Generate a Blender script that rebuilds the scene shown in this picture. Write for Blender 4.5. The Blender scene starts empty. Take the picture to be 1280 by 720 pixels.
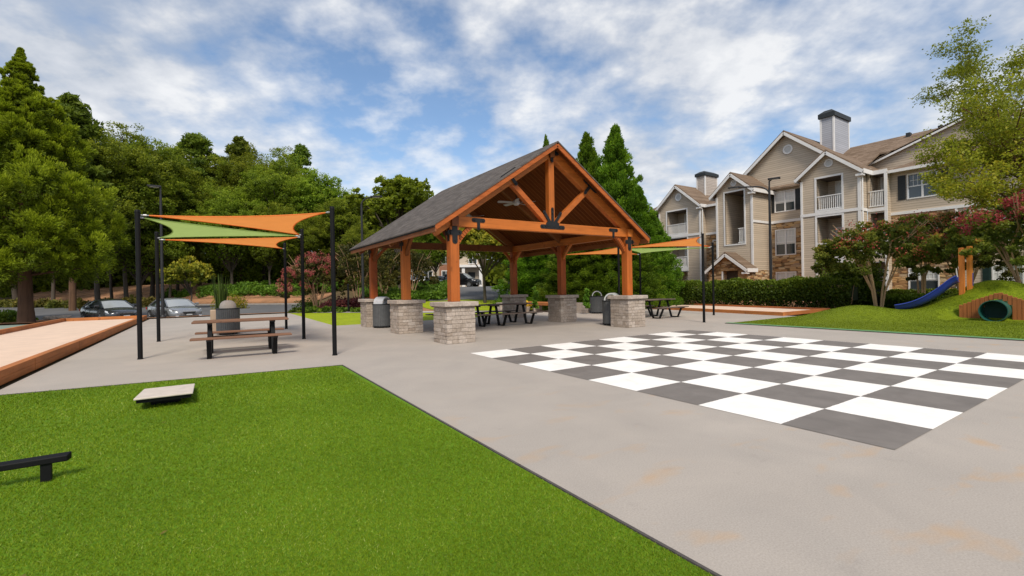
import bpy, bmesh, math, random
import numpy as np
from mathutils import Vector, Matrix
R=math.radians
random.seed(7); rng=np.random.default_rng(11)
scene=bpy.context.scene
COL=scene.collection
# ------------------------------------------------------------------ materials
def new_mat(name):
    m=bpy.data.materials.new(name); m.use_nodes=True
    nt=m.node_tree; nt.nodes.clear()
    o=nt.nodes.new('ShaderNodeOutputMaterial'); b=nt.nodes.new('ShaderNodeBsdfPrincipled')
    nt.links.new(b.outputs[0],o.inputs[0])
    return m,nt,b,o
def nd(nt,t,**k):
    n=nt.nodes.new(t)
    for a,v in k.items():
        if a.startswith('i_'): n.inputs[a[2:].replace('_',' ')].default_value=v
        else: setattr(n,a,v)
    return n
def ramp(nt,fac,stops):
    r=nt.nodes.new('ShaderNodeValToRGB'); e=r.color_ramp.elements
    while len(e)<len(stops): e.new(.5)
    for el,(p,c) in zip(e,stops):
        el.position=p; el.color=(c[0],c[1],c[2],1) if len(c)==3 else c
    nt.links.new(fac,r.inputs[0]); return r
def mixc(nt,fac,a,b,mode='MIX'):
    m=nt.nodes.new('ShaderNodeMix'); m.data_type='RGBA'; m.blend_type=mode
    for s,v in ((0,fac),(6,a),(7,b)):
        if hasattr(v,'is_output'): nt.links.new(v,m.inputs[s])
        else: m.inputs[s].default_value=(*v,1) if (s>0 and len(v)==3) else v
    return m.outputs[2]
def math_(nt,op,a,b=None,c=None):
    m=nt.nodes.new('ShaderNodeMath'); m.operation=op
    for i,v in enumerate((a,b,c)):
        if v is None: continue
        if hasattr(v,'is_output'): nt.links.new(v,m.inputs[i])
        else: m.inputs[i].default_value=v
    return m.outputs[0]
def pos(nt,kind='world'):
    if kind=='world': return nt.nodes.new('ShaderNodeNewGeometry').outputs['Position']
    return nt.nodes.new('ShaderNodeTexCoord').outputs['Object']
def noise(nt,vec,scale,detail=4,rough=.55,dist=0):
    n=nd(nt,'ShaderNodeTexNoise'); n.inputs['Scale'].default_value=scale; n.inputs['Detail'].default_value=detail
    n.inputs['Roughness'].default_value=rough; n.inputs['Distortion'].default_value=dist
    nt.links.new(vec,n.inputs['Vector']); return n.outputs[0]
def bump(nt,b,h,strength=.3,dist=.01):
    n=nd(nt,'ShaderNodeBump'); n.inputs['Strength'].default_value=strength; n.inputs['Distance'].default_value=dist
    nt.links.new(h,n.inputs['Height']); nt.links.new(n.outputs[0],b.inputs['Normal'])
def simple(name,c,rough=.6,var=.12,scale=6,metal=0,spec=.5,bs=0,bd=.004,coords='object',bscale=None):
    m,nt,b,o=new_mat(name)
    p=pos(nt,coords); n=noise(nt,p,scale)
    lo=tuple(x*(1-var) for x in c); hi=tuple(min(1,x*(1+var)) for x in c)
    r=ramp(nt,n,[(.3,lo),(.7,hi)]); nt.links.new(r.outputs[0],b.inputs['Base Color'])
    b.inputs['Roughness'].default_value=rough; b.inputs['Metallic'].default_value=metal
    b.inputs['Specular IOR Level'].default_value=spec
    if bs: bump(nt,b,noise(nt,p,bscale or scale*6),bs,bd)
    return m
M={}
M['black_steel']=simple('black_steel',(.006,.006,.0065),.6,.2,8,spec=.18)
M['dark_steel']=simple('dark_steel',(.014,.014,.015),.55,.25,12,spec=.3,bs=.1)
M['grey_pole']=simple('grey_pole',(.022,.022,.024),.5,.2,4,spec=.3)
M['white_trim']=simple('white_trim',(.74,.72,.70),.55,.05,1.5)
M['white_rail']=simple('white_rail',(.76,.75,.73),.5,.04,2)
M['galv']=simple('galv',(.45,.45,.45),.45,.15,20,metal=.3)
M['bin_body']=simple('bin_body',(.085,.088,.09),.55,.15,10)
M['bin_hood']=simple('bin_hood',(.62,.62,.62),.35,.1,8,metal=.3)
M['shutter']=simple('shutter',(.018,.022,.024),.6,.15,5)
M['shutter_green']=simple('shutter_green',(.012,.035,.03),.6,.15,5)
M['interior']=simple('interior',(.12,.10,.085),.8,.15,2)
M['curtain']=simple('curtain',(.55,.54,.52),.8,.1,3)
M['concrete_light']=simple('concrete_light',(.42,.38,.34),.85,.12,2.5,bs=.2)
M['rock']=simple('rock',(.42,.33,.26),.9,.35,3,bs=.6,bd=.03)
M['blade_fan']=simple('blade_fan',(.30,.29,.27),.5,.1,10)
M['red_plastic']=simple('red_plastic',(.5,.02,.04),.4,.1,5)
M['tyre']=simple('tyre',(.012,.012,.012),.8,.2,20)
M['rim']=simple('rim',(.35,.35,.36),.3,.1,10,metal=.8)
M['chrome']=simple('chrome',(.5,.5,.5),.2,.05,10,metal=.9)
M['plate']=simple('plate',(.6,.6,.58),.5,.05,10)
M['lamp_glass']=simple('lamp_glass',(.55,.57,.6),.1,.05,10,spec=.8)
M['car_white']=simple('car_white',(.75,.75,.75),.25,.03,1)
M['car_black']=simple('car_black',(.01,.01,.012),.12,.1,1,spec=.7)
def car_paint(name,c):
    m,nt,b,o=new_mat(name)
    b.inputs['Base Color'].default_value=(*c,1); b.inputs['Roughness'].default_value=.3; b.inputs['Metallic'].default_value=.5
    b.inputs['Coat Weight'].default_value=1; b.inputs['Coat Roughness'].default_value=.04
    n=noise(nt,pos(nt,'o'),3); r=ramp(nt,n,[(.3,(.22,)*3),(.7,(.36,)*3)]); nt.links.new(r.outputs[0],b.inputs['Roughness'])
    return m
M['paint_dark']=car_paint('paint_dark',(.05,.052,.058)); M['paint_grey']=car_paint('paint_grey',(.30,.305,.315))
def glassy(name,c,rough=.05):
    m,nt,b,o=new_mat(name); b.inputs['Base Color'].default_value=(*c,1); b.inputs['Roughness'].default_value=rough
    b.inputs['Specular IOR Level'].default_value=.9
    bump(nt,b,noise(nt,pos(nt,'o'),.8),.03,.05); return m
M['car_glass']=glassy('car_glass',(.02,.025,.028)); M['windscreen']=glassy('windscreen',(.30,.32,.33),.12)
M['window_glass']=glassy('window_glass',(.045,.055,.06),.06)
def blinds():
    m,nt,b,o=new_mat('window_blinds'); p=pos(nt)
    s=nt.nodes.new('ShaderNodeSeparateXYZ'); nt.links.new(p,s.inputs[0])
    f=math_(nt,'FRACT',math_(nt,'MULTIPLY',s.outputs[2],16.))
    r=ramp(nt,f,[(.15,(.48,.48,.46)),(.35,(.74,.74,.71)),(.9,(.68,.68,.65))]); nt.links.new(r.outputs[0],b.inputs['Base Color'])
    b.inputs['Roughness'].default_value=.25; b.inputs['Specular IOR Level'].default_value=.9; return m
M['blinds']=blinds()
def wood(name,c,rough=.5,axis=0,scale=1.,var=.35,coords='object'):
    m,nt,b,o=new_mat(name); p=pos(nt,coords)
    mp=nt.nodes.new('ShaderNodeMapping'); sc=[14*scale]*3; sc[axis]=.9*scale; mp.inputs['Scale'].default_value=sc
    nt.links.new(p,mp.inputs[0]); n=noise(nt,mp.outputs[0],1,6,.6,.4)
    n2=noise(nt,p,.9,3)
    r=ramp(nt,n,[(.25,tuple(x*(1-var) for x in c)),(.5,c),(.8,tuple(min(1,x*(1+var*.6)) for x in c))])
    r2=ramp(nt,n2,[(.3,(.78,.78,.78)),(.7,(1.12,1.08,1.05))])
    col=mixc(nt,1.,r.outputs[0],r2.outputs[0],'MULTIPLY')
    oi=nt.nodes.new('ShaderNodeObjectInfo'); hs=nt.nodes.new('ShaderNodeHueSaturation'); nt.links.new(col,hs.inputs['Color'])
    nt.links.new(math_(nt,'ADD',math_(nt,'MULTIPLY',oi.outputs['Random'],.34),.82),hs.inputs['Value']); nt.links.new(math_(nt,'ADD',math_(nt,'MULTIPLY',oi.outputs['Random'],.012),.494),hs.inputs['Hue'])
    kn=noise(nt,p,3.3*scale,2,.4,1.2); km=ramp(nt,kn,[(.68,(0,0,0)),(.76,(1,1,1))])
    nt.links.new(mixc(nt,math_(nt,'MULTIPLY',km.outputs[0],.55),hs.outputs[0],tuple(x*.42 for x in c)),b.inputs['Base Color'])
    b.inputs['Roughness'].default_value=rough; b.inputs['Specular IOR Level'].default_value=.3
    bump(nt,b,n,.35,.006); return m
CED=(.42,.112,.02)
for i,a in enumerate('xyz'): M['cedar_'+a]=wood('cedar_'+a,CED,.5,i)
M['fascia']=wood('fascia',(.27,.10,.035),.65,1)
M['pipe_shade']=simple('pipe_shade',(.004,.03,.024),.8,.2,6)
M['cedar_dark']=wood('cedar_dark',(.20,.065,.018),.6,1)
M['board_red']=wood('board_red',(.42,.145,.045),.7,1,var=.3,coords='world')
M['board_redx']=wood('board_redx',(.42,.145,.045),.7,0,var=.3,coords='world')
M['palisade']=wood('palisade',(.36,.13,.035),.65,2)
M['play_post']=wood('play_post',(.62,.21,.035),.6,2)
M['recycled']=wood('recycled',(.17,.085,.055),.6,0,var=.2)
M['recycled_grey']=wood('recycled_grey',(.16,.12,.10),.6,0,var=.2)
M['cream_wood']=wood('cream_wood',(.55,.42,.30),.7,2,var=.12)
M['bark']=wood('bark',(.13,.07,.04),.9,2,.6,.45); M['bark_grey']=wood('bark_grey',(.09,.072,.055),.9,2,.6,.4)
M['bark_tan']=wood('bark_tan',(.44,.29,.17),.8,2,.5,.35)
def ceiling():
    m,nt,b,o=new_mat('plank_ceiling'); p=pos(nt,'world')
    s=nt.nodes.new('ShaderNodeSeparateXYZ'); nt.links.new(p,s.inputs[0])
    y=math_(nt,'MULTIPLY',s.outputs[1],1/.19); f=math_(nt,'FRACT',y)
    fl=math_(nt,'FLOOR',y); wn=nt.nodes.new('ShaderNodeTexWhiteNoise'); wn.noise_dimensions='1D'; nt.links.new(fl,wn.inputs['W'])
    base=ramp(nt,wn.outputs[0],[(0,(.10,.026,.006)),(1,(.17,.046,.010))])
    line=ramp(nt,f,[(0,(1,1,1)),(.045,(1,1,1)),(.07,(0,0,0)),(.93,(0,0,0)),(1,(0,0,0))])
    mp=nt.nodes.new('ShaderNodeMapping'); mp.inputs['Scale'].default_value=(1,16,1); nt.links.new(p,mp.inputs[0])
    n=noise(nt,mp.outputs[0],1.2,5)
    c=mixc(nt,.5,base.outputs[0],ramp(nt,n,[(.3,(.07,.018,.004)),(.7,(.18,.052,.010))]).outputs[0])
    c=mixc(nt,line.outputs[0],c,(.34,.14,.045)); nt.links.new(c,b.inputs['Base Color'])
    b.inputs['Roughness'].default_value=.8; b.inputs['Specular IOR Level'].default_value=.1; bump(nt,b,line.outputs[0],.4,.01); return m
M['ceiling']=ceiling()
def shingle(name,c1,c2,c3,along=1,sx=.3,sz=.07,up=2):
    m,nt,b,o=new_mat(name); p=pos(nt,'world')
    s=nt.nodes.new('ShaderNodeSeparateXYZ'); nt.links.new(p,s.inputs[0])
    row=math_(nt,'MULTIPLY',s.outputs[up],1/sz); fr=math_(nt,'FLOOR',row)
    wn0=nt.nodes.new('ShaderNodeTexWhiteNoise'); wn0.noise_dimensions='1D'; nt.links.new(fr,wn0.inputs['W'])
    a=math_(nt,'ADD',math_(nt,'MULTIPLY',s.outputs[along],1/sx),math_(nt,'MULTIPLY',wn0.outputs[0],7.))
    cx=math_(nt,'FLOOR',a); cb=nt.nodes.new('ShaderNodeCombineXYZ'); nt.links.new(cx,cb.inputs[0]); nt.links.new(fr,cb.inputs[1])
    wn=nt.nodes.new('ShaderNodeTexWhiteNoise'); nt.links.new(cb.outputs[0],wn.inputs[0])
    r=ramp(nt,wn.outputs[0],[(0,c1),(.5,c2),(1,c3)])
    fz=math_(nt,'FRACT',row); n=noise(nt,p,40,3); n2=noise(nt,p,.5,3)
    c=mixc(nt,1.,r.outputs[0],ramp(nt,n,[(.3,(.8,.8,.8)),(.7,(1.2,1.2,1.2))]).outputs[0],'MULTIPLY')
    c=mixc(nt,1.,c,ramp(nt,n2,[(.3,(.85,.85,.85)),(.7,(1.1,1.1,1.1))]).outputs[0],'MULTIPLY')
    nt.links.new(c,b.inputs['Base Color']); b.inputs['Roughness'].default_value=.9; b.inputs['Specular IOR Level'].default_value=.15
    bump(nt,b,math_(nt,'SUBTRACT',1.,fz),.5,.02); return m
M['shingle_grey']=shingle('shingle_grey',(.078,.066,.058),(.100,.085,.075),(.128,.110,.097),along=1,sx=.26,sz=.075)
M['shingle_brown']=shingle('shingle_brown',(.145,.098,.065),(.185,.130,.090),(.235,.168,.120),along=1,sx=.35,sz=.085)
def siding(name,c):
    m,nt,b,o=new_mat(name); p=pos(nt,'world')
    s=nt.nodes.new('ShaderNodeSeparateXYZ'); nt.links.new(p,s.inputs[0])
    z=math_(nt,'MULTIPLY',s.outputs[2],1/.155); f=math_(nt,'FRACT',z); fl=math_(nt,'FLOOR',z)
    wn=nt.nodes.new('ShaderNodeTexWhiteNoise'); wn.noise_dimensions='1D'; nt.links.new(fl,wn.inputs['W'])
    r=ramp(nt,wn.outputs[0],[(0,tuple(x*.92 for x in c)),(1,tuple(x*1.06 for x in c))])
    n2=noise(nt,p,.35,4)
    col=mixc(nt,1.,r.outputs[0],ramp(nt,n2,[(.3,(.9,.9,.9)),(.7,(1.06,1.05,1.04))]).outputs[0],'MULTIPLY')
    g=ramp(nt,f,[(0,(.62,.60,.58)),(.14,(.70,.68,.66)),(.2,(1,1,1)),(1,(1,1,1))])  # contact shadow under each lap, painted into the colour as a darker band
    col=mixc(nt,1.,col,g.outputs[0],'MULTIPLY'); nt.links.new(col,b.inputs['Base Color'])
    b.inputs['Roughness'].default_value=.6; bump(nt,b,math_(nt,'SUBTRACT',1.,f),.6,.02); return m
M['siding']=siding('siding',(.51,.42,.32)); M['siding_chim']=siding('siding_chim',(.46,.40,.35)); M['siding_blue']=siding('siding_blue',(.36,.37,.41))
def stonewall():
    m,nt,b,o=new_mat('ledge_stone'); p=pos(nt,'world')
    mp=nt.nodes.new('ShaderNodeMapping'); mp.inputs['Scale'].default_value=(2.2,2.2,6.5); nt.links.new(p,mp.inputs[0])
    n0=nd(nt,'ShaderNodeTexNoise'); n0.inputs['Scale'].default_value=1.5; nt.links.new(mp.outputs[0],n0.inputs['Vector'])
    v=nd(nt,'ShaderNodeTexVoronoi',distance='CHEBYCHEV'); v.inputs['Scale'].default_value=1.; v.inputs['Randomness'].default_value=.85
    ve=nt.nodes.new('ShaderNodeVectorMath'); ve.operation='ADD'; sc=nt.nodes.new('ShaderNodeVectorMath'); sc.operation='SCALE'; sc.inputs['Scale'].default_value=.35
    nt.links.new(n0.outputs['Color'],sc.inputs[0]); nt.links.new(mp.outputs[0],ve.inputs[0]); nt.links.new(sc.outputs[0],ve.inputs[1]); nt.links.new(ve.outputs[0],v.inputs['Vector'])
    s=nt.nodes.new('ShaderNodeSeparateColor'); nt.links.new(v.outputs['Color'],s.inputs[0])
    r=ramp(nt,s.outputs[0],[(0,(.22,.11,.05)),(.25,(.42,.23,.09)),(.5,(.55,.35,.16)),(.75,(.36,.25,.16)),(1,(.62,.46,.27))])
    e=ramp(nt,v.outputs['Distance'],[(.0,(1,1,1)),(.42,(1,1,1)),(.56,(.35,.33,.3))])
    nt.links.new(mixc(nt,1.,r.outputs[0],e.outputs[0],'MULTIPLY'),b.inputs['Base Color']); b.inputs['Roughness'].default_value=.9
    bump(nt,b,math_(nt,'SUBTRACT',1.,v.outputs['Distance']),.8,.05); return m
M['ledge_stone']=stonewall()
def tinted(name,stops,rough=.85,bs=.4,scale=18):
    m,nt,b,o=new_mat(name)
    a=nd(nt,'ShaderNodeAttribute',attribute_name='tint'); r=ramp(nt,a.outputs['Fac'],stops)
    p=pos(nt,'o'); n=noise(nt,p,scale,5)
    c=mixc(nt,1.,r.outputs[0],ramp(nt,n,[(.3,(.75,.75,.75)),(.7,(1.2,1.2,1.2))]).outputs[0],'MULTIPLY')
    nt.links.new(c,b.inputs['Base Color']); b.inputs['Roughness'].default_value=rough
    if bs: bump(nt,b,n,bs,.01)
    return m
M['pier_stone']=tinted('pier_stone',[(0,(.27,.21,.165)),(.35,(.35,.285,.23)),(.7,(.41,.34,.285)),(1,(.49,.42,.36))])
M['pier_joint']=simple('pier_joint',(.20,.16,.13),.95,.2,8)
def leafmat(name,stops,trans=.35,rough=.55):
    m,nt,b,o=new_mat(name)
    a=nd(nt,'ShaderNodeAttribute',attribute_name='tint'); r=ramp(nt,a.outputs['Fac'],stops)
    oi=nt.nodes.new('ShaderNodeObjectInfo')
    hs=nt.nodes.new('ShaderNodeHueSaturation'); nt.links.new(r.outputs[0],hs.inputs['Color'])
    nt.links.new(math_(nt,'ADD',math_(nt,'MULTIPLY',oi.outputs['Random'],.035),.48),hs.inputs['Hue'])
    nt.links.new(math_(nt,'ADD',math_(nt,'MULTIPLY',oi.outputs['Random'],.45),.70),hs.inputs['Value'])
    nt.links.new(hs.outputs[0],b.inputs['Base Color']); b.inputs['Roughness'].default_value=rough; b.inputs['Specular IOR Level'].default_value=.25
    t=nt.nodes.new('ShaderNodeBsdfTranslucent'); nt.links.new(hs.outputs[0],t.inputs[0])
    mx=nt.nodes.new('ShaderNodeMixShader'); mx.inputs[0].default_value=trans
    nt.links.new(b.outputs[0],mx.inputs[1]); nt.links.new(t.outputs[0],mx.inputs[2]); nt.links.new(mx.outputs[0],o.inputs[0])
    return m
M['leaf_cedar']=leafmat('leaf_cedar',[(0,(.075,.105,.005)),(.5,(.225,.28,.012)),(1,(.44,.49,.025))],.5)
M['leaf_conifer']=leafmat('leaf_conifer',[(0,(.04,.08,.006)),(.5,(.13,.23,.014)),(1,(.27,.40,.022))],.5)
M['leaf_wood']=leafmat('leaf_wood',[(0,(.075,.115,.008)),(.5,(.21,.285,.018)),(1,(.42,.48,.035))],.5)
M['leaf_pine']=leafmat('leaf_pine',[(0,(.055,.09,.01)),(.5,(.145,.21,.02)),(1,(.27,.34,.035))],.5)
M['leaf_yellow']=leafmat('leaf_yellow',[(0,(.10,.13,.012)),(.5,(.26,.25,.02)),(1,(.46,.34,.03))])
M['leaf_locust']=leafmat('leaf_locust',[(0,(.20,.28,.02)),(.5,(.40,.50,.035)),(1,(.70,.64,.04))],.5)
M['leaf_crape']=leafmat('leaf_crape',[(0,(.08,.115,.014)),(.5,(.20,.25,.028)),(.82,(.32,.28,.035)),(1,(.48,.19,.05))],.45)
M['leaf_olive']=leafmat('leaf_olive',[(0,(.05,.06,.012)),(.5,(.12,.125,.02)),(1,(.24,.19,.03))])
M['flower_red']=leafmat('flower_red',[(0,(.22,.03,.025)),(.5,(.42,.07,.05)),(1,(.56,.17,.10))])
M['flower_pink']=leafmat('flower_pink',[(0,(.30,.06,.05)),(.5,(.52,.14,.11)),(1,(.62,.27,.18))])
M['flower_yellow']=leafmat('flower_yellow',[(0,(.6,.4,.02)),(1,(.9,.65,.03))])
M['leaf_hedge']=leafmat('leaf_hedge',[(0,(.02,.042,.005)),(.5,(.075,.14,.010)),(1,(.21,.31,.022))])
M['leaf_ivy']=leafmat('leaf_ivy',[(0,(.05,.10,.01)),(.5,(.11,.21,.018)),(1,(.20,.32,.03))])
M['leaf_purple']=leafmat('leaf_purple',[(0,(.04,.012,.014)),(.5,(.11,.03,.03)),(1,(.19,.06,.04))])
M['leaf_tuft']=leafmat('leaf_tuft',[(0,(.07,.09,.012)),(.5,(.15,.15,.025)),(1,(.26,.21,.04))])
M['leaf_blade']=leafmat('leaf_blade',[(0,(.035,.07,.012)),(1,(.10,.18,.03))])
def turf(name,a,b_,c,fine=260,hi=60):
    m,nt,b,o=new_mat(name); p=pos(nt,'world')
    n1=noise(nt,p,fine,3,.7); n2=noise(nt,p,hi,4,.6); n3=noise(nt,p,.8,4,.6)
    r=ramp(nt,n1,[(.3,a),(.52,b_),(.72,c)])
    r2=ramp(nt,n2,[(.3,(.75,.78,.7)),(.7,(1.2,1.15,1.1))]); r3=ramp(nt,n3,[(.3,(.84,.86,.84)),(.7,(1.12,1.1,1.08))])
    col=mixc(nt,1.,mixc(nt,1.,r.outputs[0],r2.outputs[0],'MULTIPLY'),r3.outputs[0],'MULTIPLY')
    nt.links.new(col,b.inputs['Base Color']); b.inputs['Roughness'].default_value=.8; b.inputs['Specular IOR Level'].default_value=.2
    bump(nt,b,n1,.6,.012); return m
M['turf_base']=turf('turf_base',(.075,.165,.005),(.12,.24,.008),(.17,.31,.014))
M['turf_mound']=turf('turf_mound',(.09,.13,.003),(.145,.195,.004),(.20,.26,.008),60,9)
M['lawn']=turf('lawn',(.20,.25,.006),(.29,.36,.009),(.38,.45,.015),45,6)
M['turf_blade']=leafmat('turf_blade',[(0,(.11,.20,.005)),(.45,(.205,.335,.009)),(.85,(.33,.47,.024)),(1,(.58,.66,.18))],.35,.5)
M['turf_mound_blade']=leafmat('turf_mound_blade',[(0,(.09,.13,.002)),(.45,(.16,.21,.004)),(.85,(.23,.28,.01)),(1,(.36,.39,.06))],.3,.5)
def plaza():
    m,nt,b,o=new_mat('plaza_concrete'); p=pos(nt,'world')
    n1=noise(nt,p,90,4,.7); n2=noise(nt,p,1.1,5,.6,.6); n3=noise(nt,p,.28,4,.55,.8)
    base=ramp(nt,n3,[(.3,(.372,.328,.286)),(.7,(.412,.364,.318))])
    c=mixc(nt,1.,base.outputs[0],ramp(nt,n1,[(.3,(.84,.84,.84)),(.7,(1.14,1.14,1.14))]).outputs[0],'MULTIPLY')
    c=mixc(nt,1.,c,ramp(nt,n2,[(.3,(.93,.935,.94)),(.7,(1.05,1.045,1.04))]).outputs[0],'MULTIPLY')
    # rusty stains, only towards the near end of the plaza
    s=nt.nodes.new('ShaderNodeSeparateXYZ'); nt.links.new(p,s.inputs[0])
    mp=nt.nodes.new('ShaderNodeMapping'); mp.inputs['Scale'].default_value=(1.3,2.6,1); mp.inputs['Rotation'].default_value=(0,0,.5); nt.links.new(p,mp.inputs[0])
    st=noise(nt,mp.outputs[0],1.15,3,.5,.3); sm=ramp(nt,st,[(.58,(0,0,0)),(.72,(1,1,1))])
    near=ramp(nt,math_(nt,'MULTIPLY',s.outputs[1],.125),[(.2,(1,1,1)),(.78,(0,0,0))])
    fac=math_(nt,'MULTIPLY',math_(nt,'MULTIPLY',sm.outputs[0],near.outputs[0]),.45)
    c=mixc(nt,fac,c,(.50,.29,.12))
    ss=noise(nt,p,3.2,4,.7); c=mixc(nt,math_(nt,'MULTIPLY',ramp(nt,ss,[(.62,(0,0,0)),(.75,(1,1,1))]).outputs[0],.18),c,(.18,.16,.15))
    nt.links.new(c,b.inputs['Base Color']); b.inputs['Roughness'].default_value=.75; b.inputs['Specular IOR Level'].default_value=.3
    bump(nt,b,n1,.25,.003); return m
M['plaza']=plaza()
def chess():
    m,nt,b,o=new_mat('chess_paint'); tc=nt.nodes.new('ShaderNodeTexCoord').outputs['Object']
    mp=nt.nodes.new('ShaderNodeMapping'); mp.inputs['Scale'].default_value=(1/.94,1/.92,1); mp.inputs['Location'].default_value=(.0001,.0001,.5)
    dn=nd(nt,'ShaderNodeTexNoise'); dn.inputs['Scale'].default_value=22; dn.inputs['Detail'].default_value=4; nt.links.new(tc,dn.inputs['Vector'])
    dsc=nt.nodes.new('ShaderNodeVectorMath'); dsc.operation='MULTIPLY_ADD'; nt.links.new(dn.outputs['Color'],dsc.inputs[0]); dsc.inputs[1].default_value=(.018,.018,0); nt.links.new(tc,dsc.inputs[2])
    nt.links.new(dsc.outputs[0],mp.inputs[0])
    ch=nt.nodes.new('ShaderNodeTexChecker'); ch.inputs['Scale'].default_value=1; nt.links.new(mp.outputs[0],ch.inputs[0])
    ch.inputs[1].default_value=(0,0,0,1); ch.inputs[2].default_value=(1,1,1,1)
    p=pos(nt,'world'); n=noise(nt,p,3,5,.6,.5); n1=noise(nt,p,80,3)
    dk=ramp(nt,n,[(.3,(.145,.126,.111)),(.7,(.195,.171,.152))]); lt=ramp(nt,n,[(.25,(.78,.73,.67)),(.6,(.88,.85,.80))])
    c=mixc(nt,ch.outputs['Fac'],dk.outputs[0],lt.outputs[0])
    wr=noise(nt,p,14,5,.7); wm=ramp(nt,wr,[(.62,(0,0,0)),(.78,(1,1,1))]); c=mixc(nt,math_(nt,'MULTIPLY',wm.outputs[0],.35),c,(.34,.31,.28))
    nt.links.new(c,b.inputs['Base Color']); b.inputs['Roughness'].default_value=.7; bump(nt,b,n1,.2,.002); return m
M['chess']=chess()
def asphalt():
    m,nt,b,o=new_mat('asphalt'); p=pos(nt); n=noise(nt,p,30,4,.7); n2=noise(nt,p,.3,4)
    c=mixc(nt,1.,ramp(nt,n,[(.3,(.085,.085,.088)),(.7,(.135,.134,.136))]).outputs[0],ramp(nt,n2,[(.3,(.85,)*3),(.7,(1.2,)*3)]).outputs[0],'MULTIPLY')
    nt.links.new(c,b.inputs['Base Color']); b.inputs['Roughness'].default_value=.85; return m
M['asphalt']=asphalt()
def mulch(name,a,b_,c):
    m,nt,b,o=new_mat(name); p=pos(nt); n=noise(nt,p,22,6,.75,.5); n2=noise(nt,p,.7,5,.6)
    col=mixc(nt,1.,ramp(nt,n,[(.28,a),(.5,b_),(.72,c)]).outputs[0],ramp(nt,n2,[(.3,(.7,.72,.7)),(.7,(1.15,1.12,1.1))]).outputs[0],'MULTIPLY')
    nt.links.new(col,b.inputs['Base Color']); b.inputs['Roughness'].default_value=.95; bump(nt,b,n,.9,.04); return m
M['straw']=mulch('straw',(.20,.09,.04),(.38,.19,.095),(.52,.29,.15))
M['soil']=mulch('soil',(.06,.035,.015),(.11,.07,.025),(.14,.12,.03))
M['sand']=simple('court_sand',(.68,.50,.375),.9,.07,2,bs=.3,bd=.004,coords='world',bscale=60)
M['green_court']=simple('green_court',(.20,.25,.20),.85,.1,1.5,coords='world')
M['green_edge']=simple('green_edge',(.12,.30,.12),.7,.15,5,coords='world')
M['rubber_dark']=simple('rubber_dark',(.07,.06,.055),.85,.2,20,coords='world')
def fabric(name,c):
    m,nt,b,o=new_mat(name); p=pos(nt); n=noise(nt,p,2.,4); 
    w=nd(nt,'ShaderNodeTexWave'); w.inputs['Scale'].default_value=60; nt.links.new(p,w.inputs[0])
    r=ramp(nt,n,[(.3,tuple(x*.92 for x in c)),(.7,c)]); nt.links.new(r.outputs[0],b.inputs['Base Color']); b.inputs['Roughness'].default_value=.8
    t=nt.nodes.new('ShaderNodeBsdfTranslucent'); nt.links.new(r.outputs[0],t.inputs[0])
    mx=nt.nodes.new('ShaderNodeMixShader'); mx.inputs[0].default_value=.45
    nt.links.new(b.outputs[0],mx.inputs[1]); nt.links.new(t.outputs[0],mx.inputs[2]); nt.links.new(mx.outputs[0],o.inputs[0])
    bump(nt,b,w.outputs[1],.05,.002); return m
M['sail_orange']=fabric('sail_orange',(.98,.36,.085)); M['sail_green']=fabric('sail_green',(.44,.60,.18))
M['slide_blue']=simple('slide_blue',(.02,.045,.30),.3,.1,3,spec=.6)
M['pipe_green']=simple('pipe_green',(.010,.085,.065),.45,.2,6)
M['board_top']=simple('board_top',(.58,.50,.43),.75,.1,8,bs=.15)
def brickw():
    m,nt,b,o=new_mat('red_brick'); p=pos(nt,'o')
    mp=nt.nodes.new('ShaderNodeMapping'); mp.inputs['Rotation'].default_value=(R(90),0,0); nt.links.new(p,mp.inputs[0])
    br=nt.nodes.new('ShaderNodeTexBrick'); br.inputs['Scale'].default_value=4; nt.links.new(mp.outputs[0],br.inputs[0])
    br.inputs[1].default_value=(.30,.11,.05,1); br.inputs[2].default_value=(.22,.08,.04,1); br.inputs[3].default_value=(.35,.27,.2,1)
    nt.links.new(br.outputs[0],b.inputs['Base Color']); b.inputs['Roughness'].default_value=.9; return m
M['brick']=brickw()
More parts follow.
